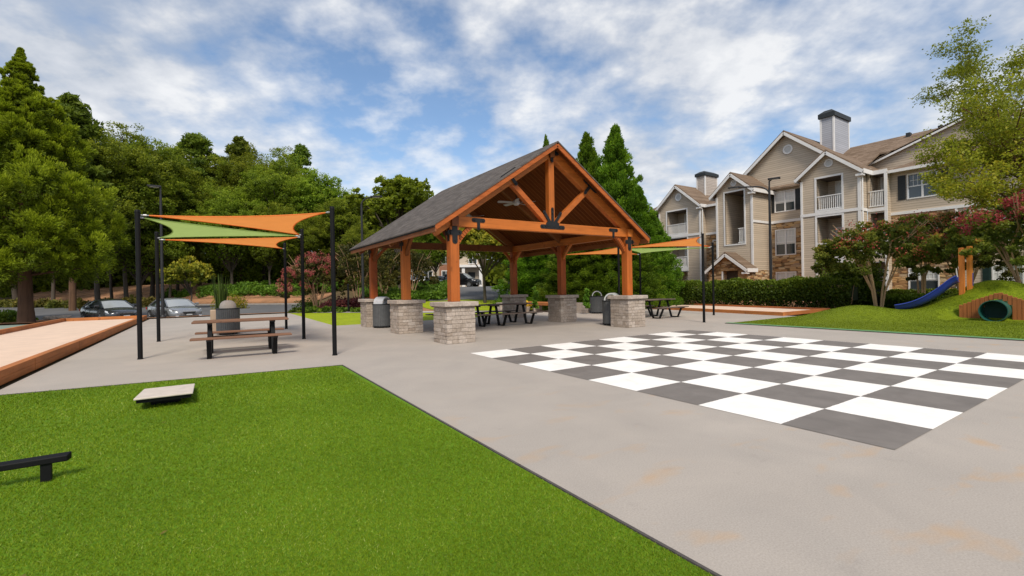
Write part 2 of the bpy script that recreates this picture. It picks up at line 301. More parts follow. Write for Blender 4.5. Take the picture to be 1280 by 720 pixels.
# ------------------------------------------------------------------ object helpers
def tag(o,label=None,cat=None,group=None,kind=None):
    if label: o['label']=label
    if cat: o['category']=cat
    if group: o['group']=group
    if kind: o['kind']=kind
    return o
def empty(name,loc=(0,0,0),rz=0,label=None,cat=None,group=None):
    o=bpy.data.objects.new(name,None); o.empty_display_size=.3; COL.objects.link(o); o.location=loc; o.rotation_euler=(0,0,rz)
    return tag(o,label,cat,group)
def link(name,me,parent=None,loc=None,rot=None):
    o=bpy.data.objects.new(name,me); COL.objects.link(o)
    if parent: o.parent=parent
    if loc is not None: o.location=loc
    if rot is not None: o.rotation_euler=rot
    return o
class MB:
    def __init__(s): s.v=[]; s.f=[]; s.t=[]
    def add(s,vs,fs,tint=.5):
        k=len(s.v); s.v+= [tuple(a) for a in vs]; s.f+=[tuple(i+k for i in f) for f in fs]; s.t+=[tint]*len(fs); return s
    def box(s,x0,x1,y0,y1,z0,z1,tint=.5,ch=0):
        if ch:
            c=ch; pts=[]
            for (z,i) in ((z0,c),(z0+c,0),(z1-c,0),(z1,c)):
                for (px,py) in ((x0,y0),(x1,y0),(x1,y1),(x0,y1)):
                    pts.append((px+(i if px==x0 else -i),py+(i if py==y0 else -i),z))
            fs=[(3,2,1,0),(12,13,14,15)]
            for L in range(3):
                for k in range(4): a=L*4+k; b=L*4+(k+1)%4; fs.append((a,b,b+4,a+4))
            return s.add(pts,fs,tint)
        vs=[(x0,y0,z0),(x1,y0,z0),(x1,y1,z0),(x0,y1,z0),(x0,y0,z1),(x1,y0,z1),(x1,y1,z1),(x0,y1,z1)]
        return s.add(vs,[(3,2,1,0),(4,5,6,7),(0,1,5,4),(1,2,6,5),(2,3,7,6),(3,0,4,7)],tint)
    def bar(s,a,b,w,h,up=(0,0,1),tint=.5,ext=0):
        a=Vector(a);b=Vector(b);d=(b-a).normalized(); a=a-d*ext; b=b+d*ext
        u=Vector(up); sd=d.cross(u)
        if sd.length<1e-4: sd=d.cross(Vector((1,0,0)))
        sd.normalize(); u=sd.cross(d).normalized()
        vs=[]
        for p in (a,b):
            for (i,j) in ((-1,-1),(1,-1),(1,1),(-1,1)): vs.append(p+sd*(i*w/2)+u*(j*h/2))
        return s.add(vs,[(3,2,1,0),(4,5,6,7),(0,1,5,4),(1,2,6,5),(2,3,7,6),(3,0,4,7)],tint)
    def tube(s,pts,rad,n=10,tint=.5,cap=True):
        pts=[Vector(p) for p in pts]; rs=rad if hasattr(rad,'__len__') else [rad]*len(pts)
        vs=[];fs=[]; ref=None
        for i,p in enumerate(pts):
            d=(pts[min(i+1,len(pts)-1)]-pts[max(i-1,0)]).normalized()
            if ref is None: ref=Vector((1,0,0)) if abs(d.x)<.8 else Vector((0,1,0))
            sd=d.cross(ref).normalized(); u=sd.cross(d).normalized(); ref=u
            # keep frame stable
            for k in range(n):
                a=2*math.pi*k/n; vs.append(p+(sd*math.cos(a)+u*math.sin(a))*rs[i])
            ref=u if abs(d.dot(u))<.9 else ref
        for i in range(len(pts)-1):
            for k in range(n):
                a=i*n+k;b=i*n+(k+1)%n; fs.append((a,b,b+n,a+n))
        if cap: fs.append(tuple(range(n-1,-1,-1))); fs.append(tuple(range((len(pts)-1)*n,len(pts)*n)))
        return s.add(vs,fs,tint)
    def lathe(s,prof,n=24,c=(0,0,0),tint=.5,a0=0,a1=2*math.pi):
        vs=[];fs=[];full=abs(a1-a0-2*math.pi)<1e-6; m=n if full else n+1
        for (r,z) in prof:
            for k in range(m):
                a=a0+(a1-a0)*k/n; vs.append((c[0]+r*math.cos(a),c[1]+r*math.sin(a),c[2]+z))
        for i in range(len(prof)-1):
            for k in range(n):
                a=i*m+k;b=i*m+(k+1)%m; fs.append((a,b,b+m,a+m))
        return s.add(vs,fs,tint)
    def prism(s,poly,axis,a,b,tint=.5):
        # poly in the two other axes (order: remaining axes), extruded along axis between a and b
        n=len(poly); vs=[]
        for t in (a,b):
            for (p,q) in poly:
                vs.append({0:(t,p,q),1:(p,t,q),2:(p,q,t)}[axis])
        fs=[tuple(range(n)),tuple(range(2*n-1,n-1,-1))]
        for k in range(n): j=(k+1)%n; fs.append((k,k+n,j+n,j))
        return s.add(vs,fs,tint)
    def mesh(s,name,mat,smooth=False):
        me=bpy.data.meshes.new(name); me.from_pydata([tuple(v) for v in s.v],[],s.f)
        bm=bmesh.new(); bm.from_mesh(me); bmesh.ops.recalc_face_normals(bm,faces=bm.faces); bm.to_mesh(me); bm.free()
        at=me.attributes.new('tint','FLOAT','FACE'); at.data.foreach_set('value',s.t)
        me.materials.append(mat)
        if smooth:
            me.polygons.foreach_set('use_smooth',[True]*len(me.polygons))
            try: me.set_sharp_from_angle(angle=R(40))
            except Exception: pass
        me.update(); return me
    def build(s,name,mat,parent=None,smooth=False,loc=None,rot=None):
        return link(name,s.mesh(name,mat,smooth),parent,loc,rot)
def bevel(o,w=.01,seg=2):
    m=o.modifiers.new('bevel','BEVEL'); m.width=w; m.segments=seg; m.limit_method='ANGLE'; m.angle_limit=R(40); return o
def children(o): return [c for c in bpy.data.objects if c.parent==o]
def copy_tree(o,loc=None,rz=None,label=None,parent=None,scale=None):
    c=o.copy(); COL.objects.link(c); c.parent=parent
    if loc is not None: c.location=loc
    if rz is not None: c.rotation_euler=(0,0,rz)
    if label: c['label']=label
    if scale is not None: c.scale=scale
    for ch in KIDS.get(o.name) or children(o): copy_tree(ch,parent=c)
    return c
KIDS={}
def npmesh(name,verts,quads,tint,mat):
    me=bpy.data.meshes.new(name); nv=len(verts); nf=len(quads); k=quads.shape[1]
    me.vertices.add(nv); me.vertices.foreach_set('co',np.ascontiguousarray(verts,dtype=np.float32).ravel())
    me.loops.add(nf*k); me.loops.foreach_set('vertex_index',np.ascontiguousarray(quads,dtype=np.int32).ravel())
    me.polygons.add(nf); me.polygons.foreach_set('loop_start',np.arange(0,nf*k,k,dtype=np.int32))
    at=me.attributes.new('tint','FLOAT','FACE'); at.data.foreach_set('value',np.clip(tint,0,1).astype(np.float32))
    me.materials.append(mat); me.update(calc_edges=True); me.validate(); return me
def unit(a): return a/np.maximum(np.linalg.norm(a,axis=-1,keepdims=True),1e-9)
def leaves(cen,nrm,size,elong,tint,spread=.8,g=rng,up=.0):
    """one diamond leaf per row: centre, preferred direction"""
    n=len(cen); d=unit(nrm+g.normal(size=(n,3))*spread+np.array([0,0,up])); r=g.normal(size=(n,3))
    s=unit(np.cross(d,r)); sz=size*g.uniform(.6,1.3,n)[:,None]
    L=d*sz*elong*.5; W=s*sz*.5
    v=np.stack([cen-L,cen+W-L*.15,cen+L,cen-W-L*.15],1).reshape(-1,3)
    q=np.arange(n*4).reshape(n,4)
    return v,q,tint
def clumps(cc,cr,n_per,size,elong,g,flat=1.,ct=None,up=.2,shell=.55,spread=.8,outward=None):
    """leaf clumps: centres cc (N,3), radii cr (N,)"""
    N=len(cc); idx=np.repeat(np.arange(N),n_per); n=len(idx)
    d=unit(g.normal(size=(n,3))); rr=g.uniform(shell**2,1,n)**.5
    off=d*rr[:,None]*cr[idx][:,None]; off[:,2]*=flat
    c=cc[idx]+off
    t0=(g.uniform(0,1,N) if ct is None else ct)[idx]
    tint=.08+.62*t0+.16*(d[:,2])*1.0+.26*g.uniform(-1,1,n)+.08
    return leaves(c,d if outward is None else d*.5+outward[idx],size,elong,tint,spread,g,up)
def joinv(parts):
    vs=[];qs=[];ts=[];k=0
    for v,q,t in parts: vs.append(v);qs.append(q+k);ts.append(t);k+=len(v)
    return np.concatenate(vs),np.concatenate(qs),np.concatenate(ts)
CLOUD_LOC=(3.1,1.7,0); CLOUD_ROT=.6
M['kerb_grey']=simple('kerb_grey',(.22,.20,.18),.9,.15,3)
# ------------------------------------------------------------------ terrain
CA,SA=.8348,.5505
def ss(a,b,x):
    t=np.clip((x-a)/(b-a),0,1); return t*t*(3-2*t)
def wdepth(x,y): return SA*x+CA*y
def cam2site(X,Y): return (CA*X+SA*Y, -SA*X+CA*Y)
def terrain(x,y):
    x=np.asarray(x,float);y=np.asarray(y,float)
    q=.8427*x+.6421*y; D=wdepth(x,y)
    lot=-.36*ss(33.2,34.6,y)*(1-ss(24,38,q))
    bank=np.clip((q-40.6)*.27,0,2.6)+np.clip((q-50)*.05,0,3)
    left=lot+bank
    right=1.5*ss(30,50,D)
    rr=x/np.maximum(y,1); w=ss(.16,.26,rr)
    z=left*(1-w)+right*w
    z=z*ss(27,34,y)
    r2=1-ss(.75,.95,rr)   # flat towards the apartment building
    return z*r2-.03
def grid_sheet(name,mat,xs,ys,fn,dz=0,kind='structure',keep=None):
    X,Y=np.meshgrid(xs,ys); Z=fn(X,Y)+dz; nx,ny=len(xs),len(ys)
    v=np.stack([X,Y,Z],-1).reshape(-1,3); i=np.arange(nx*ny).reshape(ny,nx)
    q=np.stack([i[:-1,:-1],i[:-1,1:],i[1:,1:],i[1:,:-1]],-1).reshape(-1,4)
    if keep is not None:
        c=v[q].mean(1); q=q[keep(c[:,0],c[:,1])]
    me=npmesh(name,v,q,np.full(len(q),.5),mat); me.polygons.foreach_set('use_smooth',[True]*len(me.polygons))
    return tag(link(name,me),kind=kind)
def axis_pts(lim,fine,n1,far,n2):
    a=np.linspace(-fine,fine,n1); b=np.geomspace(fine,far,n2)[1:]
    return np.concatenate([-b[::-1],a,b])
grid_sheet('ground',M['soil'],axis_pts(0,90,181,2500,14),axis_pts(0,90,181,2500,14),terrain,-.02)
def flat(name,mat,poly,z,kind='structure',sub=None):
    mb=MB(); mb.add([(p[0],p[1],z) for p in poly],[tuple(range(len(poly)))]); o=mb.build(name,mat)
    me=o.data
    if me.polygons[0].normal.z<0: me.flip_normals()
    return tag(o,kind=kind)
flat('plaza',M['plaza'],[(-14,-12),(15.05,-12),(15.05,9.35),(20.2,9.35),(20.2,10),(21.8,17.2),(21.8,21.4),(14.4,21.4),(10.6,19.25),(4.25,19.25),(4.45,32.6),(-2.6,32.6),(-2.6,4),(-14,4)],0)
# joints cut across the plaza
for k,(a,b) in enumerate((((2.3,9.0),(5.0,9.9)),)): pass
# near turf with blades
TURF=[(-9,-3),(1.98,-3),(2.02,3.0),(2.06,6.0),(2.1,8.96),(.46,9.13),(-.9,9.27),(-2.44,9.45),(-9,10.2)]
flat('turf_base',M['turf_base'],TURF,.006)
mb=MB(); pl=TURF[1:-1]
def inset(p,d): return (p[0]+d[0],p[1]+d[1])
for (a,b) in zip(TURF[1:8],TURF[2:9]):
    mb.bar((a[0],a[1],.006),(b[0],b[1],.006),.020,.02,ext=.005)
tag(mb.build('turf_edging',M['rubber_dark']),kind='structure')
def blades(name,n,sampler,h,mat,g,label=None,w=.006):
    p,sc=sampler(n); n=len(p)
    a=g.uniform(0,2*np.pi,n); d=np.stack([np.cos(a),np.sin(a),np.zeros(n)],1)
    hh=h*g.uniform(.55,1.15,n)*sc; lean=g.normal(size=(n,2))*.8
    base=p; ww=(w*sc)[:,None]*.5
    tip=base+np.stack([lean[:,0]*hh,lean[:,1]*hh,hh],1)
    v=np.stack([base-d*ww,base+d*ww,tip],1).reshape(-1,3); q=np.arange(n*3).reshape(n,3)
    t=np.clip(g.normal(.42,.2,n)+.12*np.sin(base[:,0]*2.1+base[:,1]*1.3)*np.sin(base[:,1]*1.7-base[:,0]),0,1)
    me=npmesh(name,v,q,t,mat); return tag(link(name,me),kind='stuff')
def turf_sample(n):
    # density falls with distance from the viewpoint, size grows
    g=rng; m=n*3
    rr=np.exp(g.uniform(math.log(.9),math.log(10.5),m)); aa=g.uniform(-1.2,.05,m)  # angle from +Y (world) leftwards
    aa=g.uniform(R(-52),R(33),m)
    X=np.sin(aa)*rr;Y=np.cos(aa)*rr
    x=CA*X+SA*Y; y=-SA*X+CA*Y
    far=np.interp(x,[-9,-2.44,-.9,.46,2.1],[10.15,9.42,9.24,9.1,8.93])
    k=(x<2.0)&(y<far)&(y>.3)
    x,y,rr=x[k][:n],y[k][:n],rr[k][:n]
    return np.stack([x,y,np.full(len(x),.004)],1),.55+rr*.22
blades('turf_grass',620000,turf_sample,.0115,M['turf_blade'],rng,w=.0042)
# fallen leaves lying on the turf / plaza are single things too small to matter: one scatter
g=np.random.default_rng(3); n=12
cx=g.uniform(-2.5,1.9,n); cy=g.uniform(1.0,8.5,n)
v,q,t=leaves(np.stack([cx,cy,np.where(cx<2,.04,.006)],1),np.tile([1.,0,0],(n,1)),.035,1.5,g.uniform(.7,1,n),.6,g)
v[:,2]=np.repeat(np.where(cx<2,.022,.008),4)+g.uniform(0,.006,len(v))
tag(link('fallen_leaves',npmesh('fallen_leaves',v,q,t,M['leaf_tuft'])),kind='stuff')
# chessboard: one sheet, origin at its corner
mb=MB(); W,Hh=8*.94,8*.92; mb.add([(0,0,0),(W,0,0),(W,Hh,0),(0,Hh,0)],[(0,1,2,3)])
o=mb.build('chessboard',M['chess'],loc=(4.71,1.47,.004)); tag(o,'giant black and white chessboard painted on the plaza concrete','chessboard')
# lawn triangle and back path
def poly_sheet(name,mat,poly,dz,step=.7,kind='structure'):
    import mathutils
    bm=bmesh.new(); vs=[bm.verts.new((p[0],p[1],0)) for p in poly]; bm.faces.new(vs)
    xs=[p[0] for p in poly]; ys=[p[1] for p in poly]
    x=min(xs)+step
    while x<max(xs):
        bmesh.ops.bisect_plane(bm,geom=bm.verts[:]+bm.edges[:]+bm.faces[:],plane_co=(x,0,0),plane_no=(1,0,0)); x+=step
    y=min(ys)+step
    while y<max(ys):
        bmesh.ops.bisect_plane(bm,geom=bm.verts[:]+bm.edges[:]+bm.faces[:],plane_co=(0,y,0),plane_no=(0,1,0)); y+=step
    for v in bm.verts: v.co.z=float(terrain(v.co.x,v.co.y))+dz
    bmesh.ops.recalc_face_normals(bm,faces=bm.faces)
    me=bpy.data.meshes.new(name); bm.to_mesh(me); bm.free()
    if me.polygons[0].normal.z<0: me.flip_normals()
    me.materials.append(mat); me.polygons.foreach_set('use_smooth',[True]*len(me.polygons))
    return tag(link(name,me),kind=kind)
poly_sheet('lawn',M['lawn'],[(4.25,19.25),(10.6,19.25),(14.4,21.4),(11,24.8),(6.9,30.0),(4.45,32.6)],.03)
poly_sheet('back_path',M['concrete_light'],[(4.45,32.8),(6.9,30.1),(11,24.9),(14.4,21.5),(15.5,22.3),(12,26.2),(7.9,31.5),(5.2,34.3)],.045)
poly_sheet('back_lawn',M['lawn'],[(12.1,26.5),(15.6,22.6),(21,25.6),(23,29),(17.6,33.2),(13.6,34.5)],.05,1.2)
poly_sheet('back_drive',M['asphalt'],[(13.6,34.6),(17.6,33.3),(23,29.2),(27,31),(42,48),(62,76),(44,80),(25,56),(18,44)],.06,2.)
# parking lot following the terrain
rs=np.linspace(-1.6,.165,90); fs=np.linspace(0,1,26)
V=[];
for f in fs:
    for r in rs:
        y0=33.9; y1=40.5/(.8427*r+.6421) if (.8427*r+.6421)>.12 else 330
        y1=min(y1,330); y=y0+(y1-y0)*f; x=r*y
        V.append((x,y,float(terrain(x,y))+.03))
V=np.array(V); i=np.arange(len(rs)*len(fs)).reshape(len(fs),len(rs))
Q=np.stack([i[:-1,:-1],i[:-1,1:],i[1:,1:],i[1:,:-1]],-1).reshape(-1,4)
tag(link('parking_lot',npmesh('parking_lot',V,Q,np.full(len(Q),.5),M['asphalt'])),kind='structure')
# kerb at the far side of the road, and the straw bank behind it
V=[];Q=[];
def strip(name,mat,r0,r1,off0,off1,dz,n=80,kind='structure',side=False):
    V=[];Q=[]
    for r in np.linspace(r0,r1,n):
        for off,zz in ((off0,dz-.15 if side else dz),(off0,dz),(off1,dz)):
            k=.8427*r+.6421; y=(40.5+off)/k if k>.12 else 330; y=min(y,330); x=r*y; V.append((x,y,float(terrain(x,y))+zz))
    for a in range(n-1):
        for b in range(2): Q.append((a*3+b,a*3+b+1,a*3+b+4,a*3+b+3))
    return tag(link(name,npmesh(name,np.array(V),np.array(Q),np.full(len(Q),.5),mat)),kind=kind)
strip('kerb',M['kerb_grey'],-.6,.165,.0,.25,.13,side=True)
for j in range(6): strip('straw_bank',M['straw'],-.7,.22,.25+j*2.2,.25+(j+1)*2.2,.06+.0*j)
# straw beds near the plaza edge
poly_sheet('straw_bed',M['straw'],[(-14,33.3),(-9,33.0),(-3.2,33.1),(-2.6,32.6),(4.45,32.6),(4.4,33.7),(-2.5,33.8),(-14,33.9)],.09,.6)
def kidney(c,rx,ry,rot,n=28):
    return [(c[0]+rx*math.cos(a)*math.cos(rot)-ry*math.sin(a)*math.sin(rot),c[1]+rx*math.cos(a)*math.sin(rot)+ry*math.sin(a)*math.cos(rot)) for a in [2*math.pi*k/n for k in range(n)]]
poly_sheet('island_kerb',M['concrete_light'],kidney((-13.4,42),6.3,2.1,.1),.13,1.0)
poly_sheet('traffic_island',M['straw'],kidney((-13.4,42),6.0,1.85,.1),.17,1.0)
# ------------------------------------------------------------------ play mound
def mound(x,y):
    x=np.asarray(x,float);y=np.asarray(y,float)
    a=.44*np.exp(-((x-20.2)/1.9)**2-((y-7.3)/1.25)**2)
    b=1.12*np.exp(-((x-23.3)/1.7)**2-((y-4.5)/1.5)**2)+.75*np.exp(-((x-23.4)/1.5)**2-((y-1.5)/2.4)**2)
    cut=np.where(y<4.95,ss(21.45,21.75,x)*.9+.1,1.)
    cut=np.where((y>=4.95)&(y<5.6),cut,cut)
    k=ss(4.8,5.3,y); cut=(ss(21.45,21.75,x)*.9+.1)*(1-k)+k
    pit=1-ss(4.9,5.3,y)*1.0; pit=pit*(1-ss(21.35,21.6,x))*ss(19.6,20.6,x)
    return (a+b*cut+.02*np.sin(x*1.1)*np.sin(y*.9)+.03)*ss(15.2,17.2,x)*ss(9.5,8.3,y)*(1-.9*pit)+.015
grid_sheet('play_mound',M['turf_mound'],np.linspace(15.2,36.6,150),np.linspace(-8,9.35,130),mound,.0)
def mound_sample(n):
    g=rng; x=g.uniform(15.25,27,n); y=g.uniform(1.8,9.3,n); k=y>.15*x-.6; x,y=x[k],y[k]
    return np.stack([x,y,mound(x,y)-.005],1),np.full(len(x),1.8)
blades('mound_grass',120000,mound_sample,.012,M['turf_mound_blade'],rng,w=.011)
mb=MB(); mb.box(15.06,15.24,-12,9.4,-.02,.03); tag(mb.build('lawn_edging',M['green_edge']),kind='structure')
mb=MB(); mb.box(15.03,15.057,-12,9.42,-.02,.02); tag(mb.build('edging_strip',M['rubber_dark']),kind='structure')
# ------------------------------------------------------------------ bocce courts
def court(name,x0,x1,y0,y1,label,ends=(1,1),skew=0,segs=3.66,h=.22,w=.14,sandz=.07,back_h=None):
    t=empty(name,((x0+x1)/2,(y0+y1)/2,0),0,label,'bocce court'); cx,cy=(x0+x1)/2,(y0+y1)/2
    def P(x,y): return (x-cx+skew*(y-y0),y-cy)
    mb=MB(); a,b,c,d=P(x0+.02,y0+.02),P(x1-.02,y0+.02),P(x1-.02,y1-.02),P(x0+.02,y1-.02)
    mb.add([(*a,sandz),(*b,sandz),(*c,sandz),(*d,sandz)],[(0,1,2,3)]); mb.build('sand_surface',M['sand'],t)
    for x in (x0,x1):
        mb=MB(); y=y0-w
        while y<y1+w-.01:
            ye=min(y+segs,y1+w); dx=random.uniform(-.006,.006)
            for z0,z1 in ((0,h*.5-.002),(h*.5+.002,h)):
                mb.bar((*P(x+dx,y+.003),(z0+z1)/2),(*P(x+dx,ye-.003),(z0+z1)/2),w,z1-z0)
            y=ye
        mb.build('side_board',M['board_red'],t)
    for e,y in zip(ends,(y0-w/2,y1+w/2)):
        if not e: continue
        mb=MB(); x=x0+w/2+.004
        while x<x1-w/2-.01:
            xe=min(x+2.4,x1-w/2-.004); mb.bar((*P(x+.003,y),h*.5),(*P(xe-.003,y),h*.5),w-.01,h-.006); x=xe
        mb.build('end_board',M['board_redx'],t)
    return t
court('bocce_court',-6.05,-2.78,1.5,32.3,'sand bocce court framed by rust brown timbers, left of the shade sails',h=.23)
c2=court('bocce_court',20.0,24.1,10.0,34,'sand bocce court framed by rust brown timbers, in front of the long clipped hedge',skew=.19,h=.15,sandz=.06,w=.12)
flat('side_court',M['green_court'],[(-14.5,4.1),(-6.16,4.1),(-6.16,32.3),(-14.5,32.3)],.004)
# ------------------------------------------------------------------ pavilion
PX0,PX1=5.4,11.88; ROWS=(10.95,14.4,17.86)
EX0,EX1,RY0,RY1=4.73,12.55,10.58,18.45; XC=8.64; ZR,ZE=5.72,3.10
pav=empty('pavilion',(XC,14.4,0),0,'open gabled timber pavilion on six stone piers with grey shingle roof','pavilion')
def pp(mb,name,mat,parent=pav,bv=None,smooth=False):
    o=mb.build(name,mat,parent,smooth,loc=(-XC,-14.4,0) if parent==pav else None)
    if bv: bevel(o,bv)
    return o
# stone pier built of split blocks
def pier_mesh(seed):
    r=random.Random(seed); mb=MB(); s=.40; core=MB(); core.box(-s+.02,s-.02,-s+.02,s-.02,0,.93)
    z=0; cours=[]
    while z<.9: h=r.choice((.085,.10,.115)); h=min(h,.93-z); cours.append((z,h)); z+=h
    for ci,(z,h) in enumerate(cours):
        for side in range(4):
            u=-s+(0.0 if ci%2 else .14); end=s-(.14 if ci%2 else 0)
            while u<end-.03:
                w=r.choice((.13,.18,.24,.3)); 
                if end-u-w<.08: w=end-u
                e=r.uniform(.0,.009); d=.14; t=min(1,max(0,r.gauss(.5,.2)))
                a0,a1=u+.003,u+w-.003
                x0,x1,y0,y1={0:(a0,a1,-s-e,-s+d),1:(s-d,s+e,a0,a1),2:(-a1,-a0,s-d,s+e),3:(-s-e,-s+d,-a1,-a0)}[side]
                mb.box(x0,x1,y0,y1,z+.003,z+h-.003,t,ch=.006); u+=w
    cap=MB()
    for (x0,x1,y0,y1) in ((-.47,-.002,-.47,.0),(.002,.47,-.47,.12),(-.47,-.1,.004,.47),(-.096,.47,.124,.47)):
        cap.box(x0,x1,y0,y1,.935,1.05,r.uniform(.55,.8),ch=.012)
    cap.box(-.1,.0,.0,.12,.935,1.04,.6)
    return core,mb,cap
piers=[]
for i,y in enumerate(ROWS):
    for j,x in enumerate((PX0,PX1)):
        core,mb,cap=pier_mesh(i*2+j)
        p=core.build('stone_pier',M['pier_joint'],pav,loc=(x-XC,y-14.4,0))
        mb.build('block_facing',M['pier_stone'],p); cap.build('pier_cap',M['pier_stone'],p)
ZB0,ZB1=3.0,3.28
for y in ROWS:
    for x in (PX0,PX1):
        mb=MB(); w=.125; mb.box(x-w,x+w,y-w,y+w,1.05,ZB0-.0,ch=0); pp(mb,'post',M['cedar_z'],bv=.012)
# tie beams (front, middle high collar absent: rear)
for y in (ROWS[0],ROWS[2]):
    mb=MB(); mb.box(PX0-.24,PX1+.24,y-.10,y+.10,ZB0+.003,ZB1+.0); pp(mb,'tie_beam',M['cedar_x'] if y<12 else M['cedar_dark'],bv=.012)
    mb=MB(); mb.bar((XC,y,ZB1),(XC,y,5.42),.2,.18,up=(0,1,0)); pp(mb,'king_post',M['cedar_z'],bv=.01)
    for s in (-1,1):
        mb=MB(); mb.bar((XC+s*.17,y,ZB1+.02),(XC+s*1.44,y,4.38),.155,.16,up=(0,1,0)); pp(mb,'web_strut',M['cedar_x'],bv=.01)
# side plates and principal rafters
slope=(ZR-ZE)/(XC-EX0)
for x in (PX0,PX1):
    mb=MB(); mb.box(x-.1,x+.1,RY0+.18,RY1-.15,ZB0+.006,ZB1-.02); pp(mb,'wall_plate',M['cedar_y'] if x>8 else M['cedar_dark'],bv=.012)
def roofz(x,dz=0): return ZR-slope*abs(x-XC)+dz
for y in (ROWS[0],ROWS[1],ROWS[2]):
    for s in (-1,1):
        e=EX0+.12 if s<0 else EX1-.12
        mb=MB(); mb.bar((XC+s*.01,y,roofz(XC,-.33)),(e,y,roofz(e,-.33)),.15 if y!=ROWS[0] else .18,.26,up=(0,0,1))
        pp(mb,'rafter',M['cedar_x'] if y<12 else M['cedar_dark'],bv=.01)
for s in (-1,1):
    # underside boards, shingles, fascia, rake board
    xe=EX0 if s<0 else EX1
    mb=MB(); th=.03
    a=[(XC,roofz(XC,-.17)),(xe,roofz(xe,-.17)),(xe,roofz(xe,-.13)),(XC,roofz(XC,-.13))]
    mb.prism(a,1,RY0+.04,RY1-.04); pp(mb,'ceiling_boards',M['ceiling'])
    mb=MB(); xo=xe+s*.05
    a=[(XC,roofz(XC,-.126)),(xo,roofz(xo,-.126)),(xo,roofz(xo,-.095)),(XC,roofz(XC,-.085))]
    mb.prism(a,1,RY0-.06,RY1+.06); pp(mb,'shingle_roof',M['shingle_grey'])
    for yy in (RY0-.02,RY1+.02):
        mb=MB(); mb.bar((XC,yy,roofz(XC,-.20)),(xe,yy,roofz(xe,-.20)),.04,.13,up=(0,0,1)); pp(mb,'rake_board',M['cedar_x'],bv=.005)
    mb=MB(); mb.box(min(xe,xe-s*.04),max(xe,xe-s*.04),RY0-.03,RY1+.03,roofz(xe,-.30),roofz(xe,-.135)); pp(mb,'eave_fascia',M['fascia'],bv=.005)
    mb=MB(); mb.box(min(xe+s*.004,xe+s*.03),max(xe+s*.004,xe+s*.03),RY0-.05,RY1+.05,roofz(xe,-.19),roofz(xe,-.13)); pp(mb,'drip_edge',M['dark_steel'])
# purlin-like ridge beam
mb=MB(); mb.box(XC-.08,XC+.08,RY0+.2,RY1-.2,5.22,5.5); pp(mb,'ridge_beam',M['cedar_dark'])
# knee braces
def brace(a,b,mat):
    mb=MB(); a=Vector(a);b=Vector(b); mid=(a+b)/2; c=Vector((b.x,b.y,a.z)) if 0 else None
    # gently curved brace
    n=8; pts=[]
    for k in range(n+1):
        t=k/n; p=a.lerp(b,t); d=(b-a); 
        bow=.03*math.sin(math.pi*t); horiz=Vector((d.x,d.y,0)).normalized()
        p=p+horiz*(-bow*.0)+(Vector((0,0,1))-horiz).normalized()*bow
        pts.append(p)
    for k in range(n): mb.bar(pts[k],pts[k+1],.10,.11,ext=.006)
    return pp(mb,'knee_brace',mat)
for y in ROWS:
    for s,x in ((1,PX0),(-1,PX1)):
        if y!=ROWS[1]: brace((x+s*.1,y,2.55),(x+s*.52,y,ZB0+.02),M['cedar_x'])
        for dy in (-1,1):
            if y==ROWS[0] and dy<0: continue
            if y==ROWS[2] and dy>0: continue
            brace((x,y+dy*.1,2.5),(x,y+dy*.58,ZB0+.02),M['cedar_dark'] if x<8 else M['cedar_y'])
